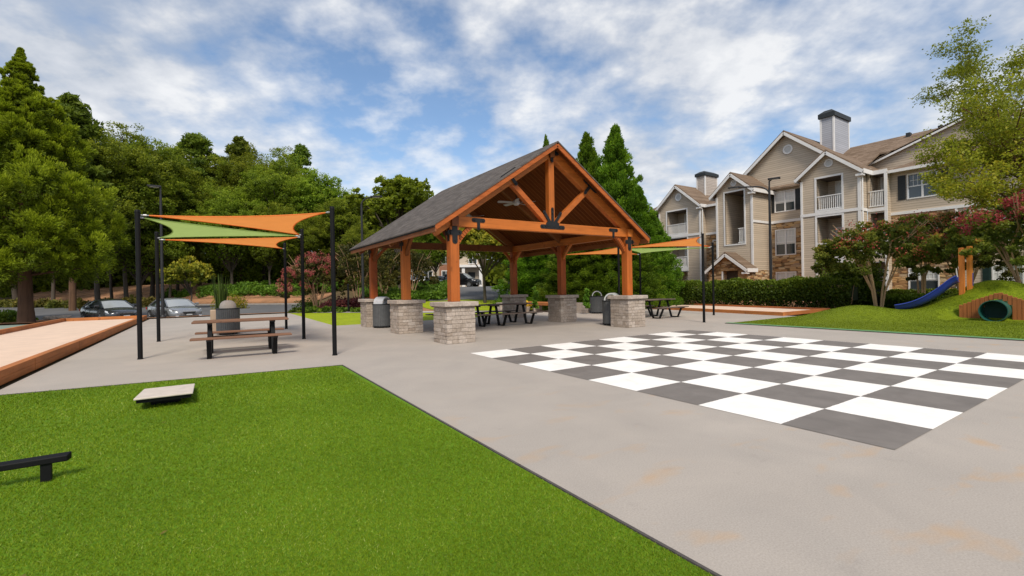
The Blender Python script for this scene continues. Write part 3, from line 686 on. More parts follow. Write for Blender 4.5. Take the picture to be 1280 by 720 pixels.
# steel plates with bolts on the outer trusses
def plate(poly_list,y,name='truss_plate',th=.016):
    mb=MB(); fy=y
    for poly in poly_list: mb.prism(poly,1,fy-th,fy)
    return mb
def rbar(x0,z0,x1,z1,w,n=6):
    d=Vector((x1-x0,z1-z0)); L=d.length; d/=L; p=Vector((-d.y,d.x)); out=[]
    for k in range(n+1):
        a=math.pi*k/n-math.pi/2; q=Vector((x1,z1))+d*math.cos(a)*w/2+p*math.sin(a)*w/2; out.append((q.x,q.y))
    for k in range(n+1):
        a=math.pi*k/n+math.pi/2; q=Vector((x0,z0))+d*math.cos(a)*w/2+p*math.sin(a)*w/2; out.append((q.x,q.y))
    return out
def bolts(mb,pts,y):
    for (x,z) in pts: mb.tube([(x,y-.004,z),(x,y-.034,z)],.016,8)
for y,face in ((ROWS[0],-1),):
    fy=y-.10-.001
    def bars(lst,bl,yy):
        k=0; mb=MB()
        for (x0,z0,x1,z1,w) in lst:
            mb.prism(rbar(x0,z0,x1,z1,w),1,yy-.012-.0015*k,yy); k+=1
        bolts(mb,bl,yy-.012); return pp(mb,'truss_plate',M['dark_steel'])
    zc=ZB1-.12
    bars([(XC-.40,zc,XC+.40,zc,.12),(XC,zc+.05,XC,zc+.54,.09),(XC-.03,zc+.05,XC-.31,zc+.43,.09),(XC+.03,zc+.05,XC+.31,zc+.43,.09),(XC-.17,zc+.08,XC+.17,zc+.08,.15)],
         [(XC-.38,zc),(XC-.26,zc),(XC+.26,zc),(XC+.38,zc),(XC,zc+.52),(XC,zc+.4),(XC-.30,zc+.41),(XC+.30,zc+.41)],fy)
    bars([(XC-.2,5.36,XC+.2,5.36,.13),(XC,5.34,XC,5.12,.10)],[(XC-.18,5.36),(XC+.18,5.36),(XC,5.12)],fy-.02)
    for s in (-1,1):
        cx,cz=XC+s*1.47,4.47; dx,dz=s*.80,-.545
        bars([(cx-dx*.27+s*.06,cz-dz*.27+.08,cx+dx*.27+s*.06,cz+dz*.27+.08,.15),(cx+s*.02,cz+.04,cx-s*.17,cz-.17,.10)],[(cx-dx*.25+s*.06,cz-dz*.25+.075),(cx-s*.165,cz-.165)],fy-.02)
        px=PX0 if s<0 else PX1
        bars([(px,2.62,px,3.05,.15),(px-.14,2.84,px+.14,2.84,.13)],[(px,2.63),(px,3.05),(px-.14,2.84),(px+.14,2.84)],y-.127)
        qx=px-s*.72
        bars([(qx-.15,3.2,qx+.15,3.2,.11),(qx,3.16,qx,2.98,.09)],[(qx-.13,3.2),(qx+.13,3.2),(qx,2.99)],fy-.0)
        bars([(px+s*.07-.1,3.2,px+s*.07-.1,3.2001,.03)],[(px+s*.02,3.08),(px+s*.02,3.2)],fy-.0)
for s,x in ((-1,PX0),(1,PX1)):
    for y in ROWS:
        mb=MB(); mb.box(x-.127 if s<0 else x+.11,x-.11 if s<0 else x+.127,y-.07,y+.07,2.62,3.02)
        mb.box(x-.129 if s<0 else x+.12,x-.12 if s<0 else x+.129,y-.18,y+.18,2.78,2.9); pp(mb,'side_plate',M['dark_steel'])
# ceiling fans
def make_fan(loc,label):
    t=empty('ceiling_fan',loc,.4,label,'ceiling fan','ceiling fans under the pavilion roof')
    mb=MB(); mb.tube([(0,0,.08),(0,0,1.05)],.016,8); mb.build('downrod',M['dark_steel'],t)
    mb=MB(); mb.lathe([(.0,-.1),(.07,-.09),(.12,-.04),(.12,.03),(.07,.08),(.0,.09)],20); mb.build('motor',M['galv'],t,True)
    for k in range(5):
        a=2*math.pi*k/5; mb=MB(); c,s=math.cos(a),math.sin(a)
        def q(r,w,z): return (c*r-s*w,s*r+c*w,z)
        mb.add([q(.1,-.03,0),q(.1,.03,.01),q(.24,.06,.02),q(.62,.065,.02),q(.65,.03,.012),q(.65,-.03,-.005),q(.62,-.065,-.02),q(.24,-.06,-.015)],[tuple(range(8))])
        b=mb.build('fan_blade',M['blade_fan'],t); m=b.modifiers.new('s','SOLIDIFY'); m.thickness=.012
    return t
make_fan((XC,12.75,4.2),'five blade ceiling fan nearest the front gable of the pavilion')
make_fan((XC,16.1,4.2),'five blade ceiling fan farther back under the pavilion roof')
# ------------------------------------------------------------------ picnic tables
def make_table(label,loc,rz=0,top=None,name_seed=0):
    t=empty('picnic_table',loc,rz,label,'picnic table','picnic tables with black steel frames')
    L=.94
    mb=MB(); n=5; w=.146
    for k in range(n): y=-.375+k*.151; mb.box(-L,L,y,y+w,.735,.775,ch=.006)
    mb.build('tabletop',top or M['recycled'],t)
    for s in (-1,1):
        mb=MB()
        for k in range(2):
            y=s*.86-.147+k*.149; mb.box(-L,L,y,y+.145,.425,.462,ch=.006)
        mb.build('bench',top or M['recycled'],t)
    for x in (-.62,.62):
        mb=MB()
        for s in (-1,1):
            up=(1,0,0)
            mb.bar((x,s*.17,.715),(x,s*.37,.02),.085,.045,up=(0,1,0))
            mb.bar((x,s*.37,.022),(x,s*.68,.022),.085,.042,up=(0,0,1),ext=.02)
            mb.bar((x,s*.68,.02),(x,s*.86,.405),.085,.045,up=(0,1,0))
            mb.bar((x,s*.70,.405),(x,s*1.0,.405),.083,.03)
        mb.bar((x,-.36,.715),(x,.36,.715),.08,.035)
        mb.bar((x,-.245,.41),(x,.245,.41),.05,.03)
        mb.build('table_frame',M['black_steel'],t)
    mb=MB(); mb.bar((-.62,0,.41),(.62,0,.41),.05,.03); mb.build('stretcher',M['black_steel'],t)
    return t
make_table('picnic table with reddish brown planks under the left orange and green sails',(.69,12.38,0),R(-2))
make_table('picnic table with weathered top at the middle of the pavilion floor',(9.62,14.95,0),R(1),M['recycled_grey'])
make_table('picnic table partly hidden behind the front left stone pier',(7.68,15.1,0),R(-2),M['recycled_grey'])
make_table('picnic table with weathered top beside the right front pier and the bocce court',(16.05,13.25,0),R(3),M['recycled_grey'])
# ------------------------------------------------------------------ litter bins
def make_bin(label,loc,rz=0,open_hood=True):
    t=empty('litter_bin',loc,rz,label,'litter bin','grey slatted litter bins with domed hoods')
    mb=MB(); mb.lathe([(.0,.04),(.30,.04),(.30,.80),(.27,.83),(.0,.83)],32); mb.build('liner',M['dark_steel'],t)
    mb=MB(); n=36
    for k in range(n):
        a=2*math.pi*k/n; c,s=math.cos(a),math.sin(a); r=.345; w=.0265
        pts=[]
        for (rr,z) in ((r,.06),(r,.86)):
            for (u,d) in ((-w,0),(w,0),(w,-.02),(-w,-.02)): pts.append((c*(rr+d)-s*u,s*(rr+d)+c*u,z))
        mb.add(pts,[(0,1,5,4),(1,2,6,5),(2,3,7,6),(3,0,4,7),(3,2,1,0),(4,5,6,7)],.5)
    mb.build('slatted_body',M['bin_body'],t)
    mb=MB()
    for z in (.06,.86): mb.lathe([(.335,z-.015),(.358,z-.015),(.358,z+.015),(.335,z+.015),(.335,z-.015)],32)
    for k in range(4): a=k*math.pi/2+.5; mb.box(.27*math.cos(a)-.03,.27*math.cos(a)+.03,.27*math.sin(a)-.03,.27*math.sin(a)+.03,0,.05)
    mb.build('rim_band',M['dark_steel'],t)
    h=MB(); n=20
    if open_hood:   # dome shell open at the front (a barrel hood)
        for seg in range(n):
            a0=math.pi*seg/n; a1=math.pi*(seg+1)/n
            for (y0,y1) in ((-.2,.2),):
                o=[];
                for a in (a0,a1):
                    for r in (.25,.205): o.append((r*math.cos(a),r*math.sin(a)))
                vs=[]
                for y in (y0,y1): vs+=[(x,y,.87+z*1.05) for x,z in o]
                h.add(vs,[(0,2,6,4),(1,5,7,3),(0,1,3,2),(4,6,7,5)])
    else:
        h.lathe([(.0,.27),(.10,.262),(.17,.225),(.22,.16),(.245,.07),(.25,0)],28,c=(0,0,.865))
    h.build('hood',M['bin_hood'] if open_hood else M['concrete_light'],t,True)
    mb=MB(); mb.lathe([(.0,.876),(.335,.872),(.335,.86)],28); mb.build('lid_plate',M['bin_body'],t)
    return t
make_bin('grey litter bin with a metal hood beside the rear left stone pier',(5.45,17.0,0),.6)
make_bin('grey litter bin with arched silver hood, standing alone by the low seat wall',(16.5,17.25,0),R(-42))
make_bin('grey litter bin tucked against the front right stone pier',(11.95,11.72,0),R(-60))
make_bin('large grey bin with pale domed lid behind the reddish picnic table',(.62,18.25,0),0,False)
# planter with upright grass
t=empty('planter',(.46,19.7,0),0,'cream square planter with tall upright green blades behind the domed bin','planter')
mb=MB(); mb.box(-.33,.33,-.33,.33,.0,.78,ch=.015); mb.build('planter_box',M['cream_wood'],t)
g=np.random.default_rng(5); n=70; a=g.uniform(0,6.28,n); r0=g.uniform(0,.16,n); r1=r0+g.uniform(.0,.24,n); h=g.uniform(.5,1.35,n)
b0=np.stack([r0*np.cos(a),r0*np.sin(a),np.full(n,.78)],1); b1=np.stack([r1*np.cos(a),r1*np.sin(a),.78+h],1); sd=np.stack([-np.sin(a+g.normal(size=n)),np.cos(a),0*a],1)*.03
v=np.stack([b0-sd,b0+sd,b1+sd*.15,b1-sd*.15],1).reshape(-1,3); link('grass_blades',npmesh('grass_blades',v,np.arange(n*4).reshape(n,4),g.uniform(0,1,n),M['leaf_blade']),t)
# ------------------------------------------------------------------ sail poles and sails
def make_pole(label,x,y,h=3.2,group='black steel posts holding the shade sails'):
    t=empty('shade_post',(x,y,0),0,label,'post',group)
    mb=MB(); mb.tube([(0,0,0),(0,0,h-.03)],.046,16); mb.build('shaft',M['black_steel'],t,True)
    mb=MB(); mb.lathe([(.0,h+.012),(.04,h+.008),(.051,h-.015),(.051,h-.05),(.046,h-.05)],16); mb.build('post_cap',M['black_steel'],t,True)
    mb=MB(); mb.lathe([(.047,.02),(.053,.018),(.055,0)],16); mb.build('base_collar',M['black_steel'],t,True)
    return t
LP={1:(-1.19,12.74),2:(2.31,10.5),3:(2.38,14.7),4:(-1.16,17.02),5:(2.5,19.14)}
RP={1:(15,10.2),2:(18.65,12.2),3:(15,14.3),4:(18.65,16.3),5:(15,18.4)}
for k,l in zip((1,2,3,4,5),('tall black sail post nearest the bocce court, outer left of the left sails','thick looking black sail post at the right front of the left sails','middle black sail post on the right row of the left sails','rear left black sail post in front of the grey parked car','farthest and shortest looking black sail post of the left sails')): make_pole(l,*LP[k])
for k,l in zip((1,2,3,4,5),('front black sail post beside the far corner of the chessboard','black sail post next to the hedge court, right end of the green sail','black sail post seen just left of the front right pavilion post','black sail post behind the front right pier, before the hedge','rear black sail post hidden behind the middle right pavilion post')): make_pole(l,*RP[k])
def sail(label,A,B,C,mat,pulls=(.09,.11,.045),gap=.2,pull=1):
    A,B,C=[Vector(p) for p in (A,B,C)]; cen=(A+B+C)/3
    a,b,c=[p+(cen-p).normalized()*gap for p in (A,B,C)]
    n=18; idx={}; V=[];F=[]
    for i in range(n+1):
        for j in range(n+1-i):
            u=i/n;v=j/n;w=1-u-v; P=a*u+b*v+c*w
            e=4*u*v*(1-w)**2*((c-(a+b)/2))*pulls[0] +4*v*w*(1-u)**2*((a-(b+c)/2))*pulls[1]+4*u*w*(1-v)**2*((b-(a+c)/2))*pulls[2]
            P=P+e*pull-Vector((0,0,.05*27*u*v*w*.6)); idx[i,j]=len(V); V.append(P)
    for i in range(n):
        for j in range(n-i):
            F.append((idx[i,j],idx[i+1,j],idx[i,j+1]))
            if j<n-i-1: F.append((idx[i+1,j],idx[i+1,j+1],idx[i,j+1]))
    t=empty('shade_sail',tuple(cen),0,label,'shade sail','triangular shade sails stretched between black posts')
    mb=MB(); mb.add([v-cen for v in V],F); o=mb.build('sail_cloth',mat,t,True)
    # hem cable
    def edge(k0,k1):
        pts=[]
        for s in range(n+1):
            key={'ab':(n-s,s),'bc':(0,n-s),'ca':(s,0)}[k0]; pts.append(V[idx[key]]-cen)
        return pts
    mb=MB()
    for k in ('ab','bc','ca'): mb.tube(edge(k,0),.012,6)
    mb.build('hem',mat,t,True)
    mb=MB()
    for p,q in ((a,A),(b,B),(c,C)): 
        q=q+(p-q).normalized()*.055; mb.tube([p-cen,q-cen],.009,6); m=(p+q)/2; mb.tube([p.lerp(q,.3)-cen,p.lerp(q,.7)-cen],.02,8)
    mb.build('turnbuckle',M['galv'],t)
    return t
def P3(d,k,z): return (d[k][0],d[k][1],z)
sail('orange triangular sail, upper and nearest of the left shade structure',P3(LP,1,3.1),P3(LP,2,3.1),P3(LP,3,3.02),M['sail_orange'])
sail('light green triangular sail of the left shade structure',P3(LP,1,3.06),P3(LP,4,3.02),P3(LP,3,3.0),M['sail_green'],(.12,.04,.03))
sail('orange triangular sail, lower and farther of the left shade structure',P3(LP,4,2.98),P3(LP,3,2.98),P3(LP,5,2.98),M['sail_orange'],(.03,.11,.09))
sail('orange triangular sail in front of the apartment balconies',P3(RP,1,3.1),P3(RP,2,3.02),P3(RP,3,3.0),M['sail_orange'])
sail('light green triangular sail in front of the apartment balconies',P3(RP,2,2.98),P3(RP,4,3.0),P3(RP,3,2.98),M['sail_green'],(.12,.04,.03))
sail('orange triangular sail seen between the right pavilion posts',P3(RP,3,3.05),P3(RP,4,2.95),P3(RP,5,2.98),M['sail_orange'],(.03,.11,.09))
# ------------------------------------------------------------------ bag toss boards
def toss(label,loc,hn,hf,w=.61,l=1.15,rz=0):
    t=empty('toss_board',loc,rz,label,'game board','slanted game boards on the artificial turf')
    def zz(y): return hn+(hf-hn)*(y+l/2)/l
    def slab(mb,x0,x1,y0,y1,d0,d1):
        mb.add([(x0,y0,zz(y0)+d0),(x1,y0,zz(y0)+d0),(x1,y1,zz(y1)+d0),(x0,y1,zz(y1)+d0),(x0,y0,zz(y0)+d1),(x1,y0,zz(y0)+d1),(x1,y1,zz(y1)+d1),(x0,y1,zz(y1)+d1)],[(3,2,1,0),(4,5,6,7),(0,1,5,4),(1,2,6,5),(2,3,7,6),(3,0,4,7)])
    return t,slab
t,slab=toss('low slanted game board with pale top, near the far edge of the turf',(-.44,7.62,0),.165,.085,.58,1.15)
mb=MB(); slab(mb,-.29,.29,-.575,.575,-.022,0)
o=mb.build('board_surface',M['board_top'],t); bevel(o,.006)
mb=MB(); slab(mb,-.27,-.23,-.54,.54,-.065,-.024); slab(mb,.23,.27,-.54,.54,-.065,-.024); slab(mb,-.23,.23,-.54,-.50,-.065,-.024); slab(mb,-.23,.23,.50,.54,-.065,-.024); mb.build('steel_frame',M['black_steel'],t)
for y in (-.25,.3):
    mb=MB(); mb.box(-.15,.15,y-.04,y+.04,0,.07); mb.build('leg',M['black_steel'],t)
t=empty('low_bench',(-1.55,4.88,0),0,'low black steel bench bar on square posts at the left edge of the turf','bench')
mb=MB(); mb.add([(-1.1,-.06,.140),(.655,-.06,.140),(.67,.0,.145),(-1.1,.0,.145),(-1.1,-.06,.187),(.655,-.06,.187),(.67,.0,.20),(-1.1,.0,.20)],[(3,2,1,0),(4,5,6,7),(0,1,5,4),(1,2,6,5),(2,3,7,6),(3,0,4,7)]); o=mb.build('seat_bar',M['black_steel'],t); bevel(o,.008,3)
for x in (.53,-.75):
    mb=MB(); mb.box(x-.03,x+.03,-.045,-.005,0,.142); mb.build('leg',M['black_steel'],t)
# ------------------------------------------------------------------ seat wall with timber slabs, flowers
t=empty('seat_wall',(15.9,20.2,0),0,'low stone block seat wall with an orange brown timber top behind the pavilion','seat wall')
r=random.Random(4)
def wallrun(mb,a,b,h,th=.45,cap=True):
    a=Vector((*a,0));b=Vector((*b,0)); d=(b-a); L=d.length; d.normalize(); n=Vector((-d.y,d.x,0))
    z=0
    while z<h-.02:
        hh=min(.13,h-z); u=-r.uniform(0,.15)
        while u<L:
            w=r.choice((.2,.28,.36)); u0=max(u,0)+.003; u1=min(u+w,L)-.003
            if u1-u0>.04:
                e=r.uniform(0,.015); p=a+d*u0; q=a+d*u1
                vs=[]
                for zz in (z+.003,z+hh-.003):
                    for (pt,s) in ((p,-1),(q,-1),(q,1),(p,1)): vs.append(pt+n*s*(th/2+e)+Vector((0,0,zz)))
                mb.add(vs,[(3,2,1,0),(4,5,6,7),(0,1,5,4),(1,2,6,5),(2,3,7,6),(3,0,4,7)],r.uniform(.3,.8))
            u+=w
        z+=hh
mb=MB()
wallrun(mb,(.65,-2.4),(.25,-1.0),.52); wallrun(mb,(-.25,.9),(-.1,1.25),.34); wallrun(mb,(.0,2.35),(.1,2.75),.34); wallrun(mb,(-1.6,3.0),(-.9,3.0),.5)
mb.build('stone_blocks',M['pier_stone'],t)
mb=MB(); mb.box(-.5,.45,-1.0,3.0,.36,.52); o=mb.build('timber_top',M['board_red'],t); bevel(o,.02)
def tuft_mesh(name,mat,n,rx,ry,rz,size,elong,seed,nclump=14,flat=1.):
    g=np.random.default_rng(seed)
    u=unit(g.normal(size=(nclump,3))); u[:,2]=np.abs(u[:,2]); cc=u*np.array([rx,ry,rz])*g.uniform(.45,.8,(nclump,1))
    cr=np.full(nclump,.42*min(rx,ry,rz*1.3))*g.uniform(.8,1.3,nclump)
    v,q,t_=clumps(cc,cr,n//nclump,size,elong,g,up=.35); v[:,2]=np.maximum(v[:,2],-.02)
    return npmesh(name,v,q,t_,mat)
for (x,y,c,l) in ((14.4,20.6,'flower_yellow','cluster of yellow flowers in a low bed behind the pavilion table'),(15.3,21.9,'flower_yellow','small yellow flowering plant beside the seat wall')):
    o=link('flower_plant',tuft_mesh('flower_plant',M[c],260,.34,.34,.3,.09,1.1,int(x*10)),loc=(x,y,.32)); tag(o,l,'flowers')
    mb=MB(); mb.lathe([(.0,.0),(.2,.0),(.3,.3),(.27,.34),(.0,.3)],16); mb.build('pot',M['rock'],o,loc=(0,0,-.32))
# ------------------------------------------------------------------ play things
SX=22.2
t=empty('slide',(SX,5.9,0),0,'curved blue plastic slide running down the grass mound','slide')
path=[(SX+.1,5.02,1.33),(SX+.1,5.12,1.29),(SX+.05,5.28,1.15),(SX,5.5,.90),(SX-.05,5.75,.69),(SX-.1,6.0,.51),(SX-.1,6.3,.37),(SX-.1,6.6,.29),(SX-.1,6.75,.27)]
def slidemesh(w,prof,mat,name):
    V=[];F=[]; m=len(prof)
    for i,p in enumerate(path):
        p=Vector(p)-Vector((SX,5.9,0))
        for (u,h) in prof: V.append((p.x+u*w,p.y,p.z+h))
    for i in range(len(path)-1):
        for k in range(m-1): a=i*m+k; F.append((a,a+1,a+m+1,a+m))
    mb=MB(); mb.add(V,F); o=mb.build(name,mat,t,True); s=o.modifiers.new('s','SOLIDIFY'); s.thickness=.03; o.modifiers.new('ss','SUBSURF').levels=1; o.modifiers['ss'].render_levels=2
slidemesh(1,[(-.36,.16),(-.33,.22),(-.28,.16),(-.22,.03),(-.1,-.02),(.1,-.02),(.22,.03),(.28,.16),(.33,.22),(.36,.16)],M['slide_blue'],'slide_bed')
t=empty('play_gateway',(22.75,4.8,0),0,'two square orange brown timber posts at the top of the blue slide','play post')
for (x,y,h,ww) in ((22.4,4.98,2.5,.07),(22.62,4.82,2.55,.07)):
    mb=MB(); mb.box(x-22.75-ww,x-22.75+ww,y-4.8-ww,y-4.8+ww,float(mound(x,y))-.1,h,ch=.02); mb.build('timber_post',M['play_post'],t)
mb=MB(); mb.box(-.16,-.13,-.07,.0,1.15,1.6); mb.build('hold_panel',M['slide_blue'],t)
t=empty('play_tunnel',(21.5,3.95,0),0,'dark green crawl tunnel pipe set in a fence of upright orange brown timbers','tunnel')
mb=MB()
pr=[(.325,-.50),(.345,-.50),(.345,.5),(.325,.5),(.325,-.50)]
V=[];F=[];n=36
for (rr,xx) in pr:
    for k in range(n): a=2*math.pi*k/n; V.append((xx,rr*math.cos(a),.35+rr*math.sin(a)))
for i in range(4):
    for k in range(n): F.append((i*n+k,i*n+(k+1)%n,(i+1)*n+(k+1)%n,(i+1)*n+k))
mb.add(V,F); mb.build('tunnel_pipe',M['pipe_green'],t,True); mb=MB(); mb.add([(.0,.326*math.cos(2*math.pi*k/n),.35+.326*math.sin(2*math.pi*k/n)) for k in range(n)],[tuple(range(n))]); mb.build('tunnel_shade',M['pipe_shade'],t)  # near-black disc closes the pipe, painted shade for the tunnel's depth
mb=MB(); y=4.86; r=random.Random(8)
while y>1.0:
    top=np.interp(y,[1,1.8,3.35,3.96,4.86],[.25,.4,.68,.95,.52])+r.uniform(-.012,.012)
    yy=y-3.95; w=.105
    zb=0
    if abs(yy-w/2)<.40: zb=.33+math.sqrt(max(0,.40**2-max(abs(yy),abs(yy-w))**2)) if max(abs(yy),abs(yy-w))<.4 else .33
    if zb<top-.02: mb.box(-.05+r.uniform(-.01,.01),.06,yy-w+.004,yy-.004,zb if zb else -.05,top,ch=.012)
    y-=w
mb.build('timber_fence',M['palisade'],t)
# ------------------------------------------------------------------ lamps
def lamp(label,x,y,h,yaw,single=True,z0=None,flat=False):
    z0=float(terrain(x,y)) if z0 is None else z0
    t=empty('street_lamp',(x,y,z0),yaw,label,'street lamp','dark grey area lamps with curved arms')
    mb=MB(); mb.tube([(0,0,0),(0,0,h-.5)],[.085,.06],12); mb.build('pole',M['grey_pole'],t,True)
    mb=MB(); mb.lathe([(.0,.22),(.11,.22),(.16,.12),(.17,0)],14); mb.build('base_cover',M['grey_pole'],t,True)
    mb=MB(); pts=[(0,0,h-.55)]
    if flat: pts.append((0,0,h)); pts.append((.1,0,h+.01))
    elif single:
        for k in range(9): a=math.pi/2*k/8; pts.append((.55-.55*math.cos(a),0,h-.5+.45*math.sin(a)))
        pts.append((.8,0,h-.02))
    else:
        pts=[(0,0,h-.9)]
        for k in range(9): a=math.pi/2*k/8; pts.append((-.85+.85*math.cos(a),0,h-.85+.55*math.sin(a)))
        pts.append((-1.7,0,h-.22))
    mb.tube(pts,.045,10); mb.build('arm',M['grey_pole'],t,True)
    if not single:
        mb=MB(); mb.tube([(0,0,h-.9),(0,0,h-.1),(.12,0,h)],.045,10); mb.build('arm',M['grey_pole'],t,True)
    hx=[.28] if flat else [.9] if single else [.25,-1.85]
    for q in hx:
        zz=h-.03 if single else (h+.02 if q>0 else h-.24)
        mb=MB(); mb.box(q-.32,q+.32,-.14,.14,zz-.03,zz+.06,ch=.02); hd=mb.build('lamp_head',M['grey_pole'],t)
        mb=MB(); mb.box(q-.22,q+.22,-.10,.10,zz-.04,zz-.031); mb.build('lens',M['lamp_glass'],hd)
    return t
lamp('tall double arm lamp rising out of the clipped hedge before the apartments',27.4,14.25,7.35,R(-65),False,z0=0)
lamp('tall lamp standing between the two parked cars',-2.03,32.9,7.5,R(180),flat=True)
lamp('lamp with curved arm behind the rear left corner of the pavilion',7.81,27.9,6.95,R(-35))
lamp('distant grey lamp behind the rear right pavilion pier',19.5,30.0,5.8,R(30))
t=empty('bollard',(7.6,30.5,float(terrain(7.6,30.5))),0,'short black post by the purple hedge at the back path','bollard')
mb=MB(); mb.tube([(0,0,0),(0,0,1.75)],.06,10); mb.build('shaft',M['black_steel'],t,True)
mb=MB(); mb.lathe([(.0,1.83),(.07,1.81),(.085,1.75)],10); mb.build('cap',M['black_steel'],t)
# ------------------------------------------------------------------ apartment building (facades face -x)
bld=empty('apartment_building',(38,14,0),0,'three storey beige sided apartment building with stone panels, gables and white balconies','apartment building')
BO=(-38,-14,0)
def bp(mb,name,mat,parent=None,bv=None): 
    o=mb.build(name,mat,parent or bld,loc=BO if parent is None else (0,0,0)); 
    if bv: bevel(o,bv)
    return o
def cells(y0,y1,z0,z1,holes):
    ys=sorted({y0,y1,*[h[0] for h in holes],*[h[1] for h in holes]}); zs=sorted({z0,z1,*[h[2] for h in holes],*[h[3] for h in holes]})
    for a,b in zip(ys,ys[1:]):
        for c,d in zip(zs,zs[1:]):
            if a<y0-1e-6 or b>y1+1e-6 or c<z0-1e-6 or d>z1+1e-6: continue
            m,n=(a+b)/2,(c+d)/2
            if any(h[0]<m<h[1] and h[2]<n<h[3] for h in holes): continue
            yield a,b,c,d
def wall(mb,x,y0,y1,z0,z1,holes=(),reveal=.12):
    for a,b,c,d in cells(y0,y1,z0,z1,holes): mb.add([(x,a,c),(x,b,c),(x,b,d),(x,a,d)],[(0,1,2,3)])
    for (a,b,c,d) in holes:
        X=x+reveal; mb.add([(x,a,c),(x,b,c),(x,b,d),(x,a,d),(X,a,c),(X,b,c),(X,b,d),(X,a,d)],[(0,1,5,4),(1,2,6,5),(2,3,7,6),(3,0,4,7)])
def sidewall(mb,y,x0,x1,z0,z1): mb.add([(x0,y,z0),(x1,y,z0),(x1,y,z1),(x0,y,z1)],[(0,1,2,3)])
def gable(mb,x,ya,za,hw,ze): mb.add([(x,ya-hw,ze),(x,ya+hw,ze),(x,ya,za)],[(0,1,2)])
def frame(mb,x,y0,y1,z0,z1,w=.13,d=.035,sill=True):
    xa=x-d
    mb.box(xa,x+.02,y0-w,y1+w,z1,z1+w); mb.box(xa,x+.02,y0-w,y1+w,z0-w,z0)
    mb.box(xa+.004,x+.02,y0-w,y0,z0,z1); mb.box(xa+.004,x+.02,y1,y1+w,z0,z1)
def window(x,y0,y1,z0,z1,twin=True,blind=True,shutters=False,smat='shutter',grid=True):
    mb=MB(); frame(mb,x,y0,y1,z0,z1,.075,.04)
    w=bp(mb,'window',M['white_trim'])
    mb=MB(); X=x+.03
    n=2 if twin else 1; W=(y1-y0)/n
    for k in range(n):
        a=y0+k*W; 
        if k: mb.box(X-.03,X+.03,a-.05,a+.05,z0,z1)
        zm=(z0+z1)/2; mb.box(X-.005,X+.03,a+(.05 if k else 0),a+W-(.05 if k<n-1 else 0),zm-.035,zm+.035)
        if grid:
            for q in (1,2): 
                yq=a+W*q/3; mb.box(X+.004,X+.02,yq-.011,yq+.011,zm+.035,z1)
            mb.box(X+.006,X+.022,a+.05,a+W-.05,(zm+z1)/2-.011,(zm+z1)/2+.011)
    bp(mb,'sash',M['white_trim'],w)
    mb=MB(); zs=z0+(z1-z0)*.42
    if blind: mb.add([(x+.052,y0,zs),(x+.052,y1,zs),(x+.052,y1,z1),(x+.052,y0,z1)],[(0,1,2,3)]); bp(mb,'blind',M['blinds'],w); mb=MB(); mb.add([(x+.055,y0,z0),(x+.055,y1,z0),(x+.055,y1,zs),(x+.055,y0,zs)],[(0,1,2,3)])
    else: mb.add([(x+.055,y0,z0),(x+.055,y1,z0),(x+.055,y1,z1),(x+.055,y0,z1)],[(0,1,2,3)])
    bp(mb,'pane',M['window_glass'],w)
    if shutters:
        for (a,b) in shutters:
            mb=MB(); mb.box(x-.045,x-.005,a,b,z0-.05,z1+.05); z=z0+.05
            for (c,d) in ((z0,(z0+z1)/2-.05),((z0+z1)/2+.05,z1)):
                q=c
                while q<d: mb.box(x-.058,x-.045,a+.06,b-.06,q,q+.03); q+=.06
            bp(mb,'shutter',M[smat])
def railing(x,y0,y1,z0,z1,mat='white_rail',n=None):
    mb=MB(); mb.box(x-.04,x+.04,y0,y1,z1-.06,z1); mb.box(x-.03,x+.03,y0,y1,z0,z0+.06)
    n=n or int((y1-y0)/.12)
    for k in range(1,n): y=y0+(y1-y0)*k/n; mb.box(x-.018,x+.018,y-.018,y+.018,z0+.06,z1-.06)
    bp(mb,'balcony_railing',M[mat])
def balcony_room(x,y0,y1,z0,z1,depth=1.7,door=True,label=None):
    mb=MB(); X=x+depth
    mb.add([(x+.05,y0,z0),(x+.05,y1,z0),(x+.05,y1,z1),(x+.05,y0,z1),(X,y0,z0),(X,y1,z0),(X,y1,z1),(X,y0,z1)],[(4,5,6,7),(0,4,7,3),(1,2,6,5)])
    bp(mb,'balcony_wall',M['siding'])
    mb=MB(); mb.add([(x+.05,y0,z0+.01),(x+.05,y1,z0+.01),(X,y1,z0+.01),(X,y0,z0+.01)],[(0,1,2,3)]); bp(mb,'balcony_floor',M['concrete_light'])
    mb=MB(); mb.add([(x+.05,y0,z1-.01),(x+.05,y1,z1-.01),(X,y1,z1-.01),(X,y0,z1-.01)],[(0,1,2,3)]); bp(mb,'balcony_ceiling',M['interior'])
    if door:
        w=y1-y0; a=y0+w*.12; b=y0+w*.62
        mb=MB(); frame(mb,X-.03,a,b,z0+.05,z0+2.05,.09,.03); d=bp(mb,'balcony_door',M['white_trim'])
        mb=MB(); mb.add([(X-.02,a,z0+.05),(X-.02,b,z0+.05),(X-.02,b,z0+2.05),(X-.02,a,z0+2.05)],[(0,1,2,3)]); bp(mb,'pane',M['blinds'],d)
        mb=MB(); mb.box(X-.05,X-.015,(a+b)/2-.04,(a+b)/2+.04,z0+.05,z0+2.05); bp(mb,'mullion',M['white_trim'],d)
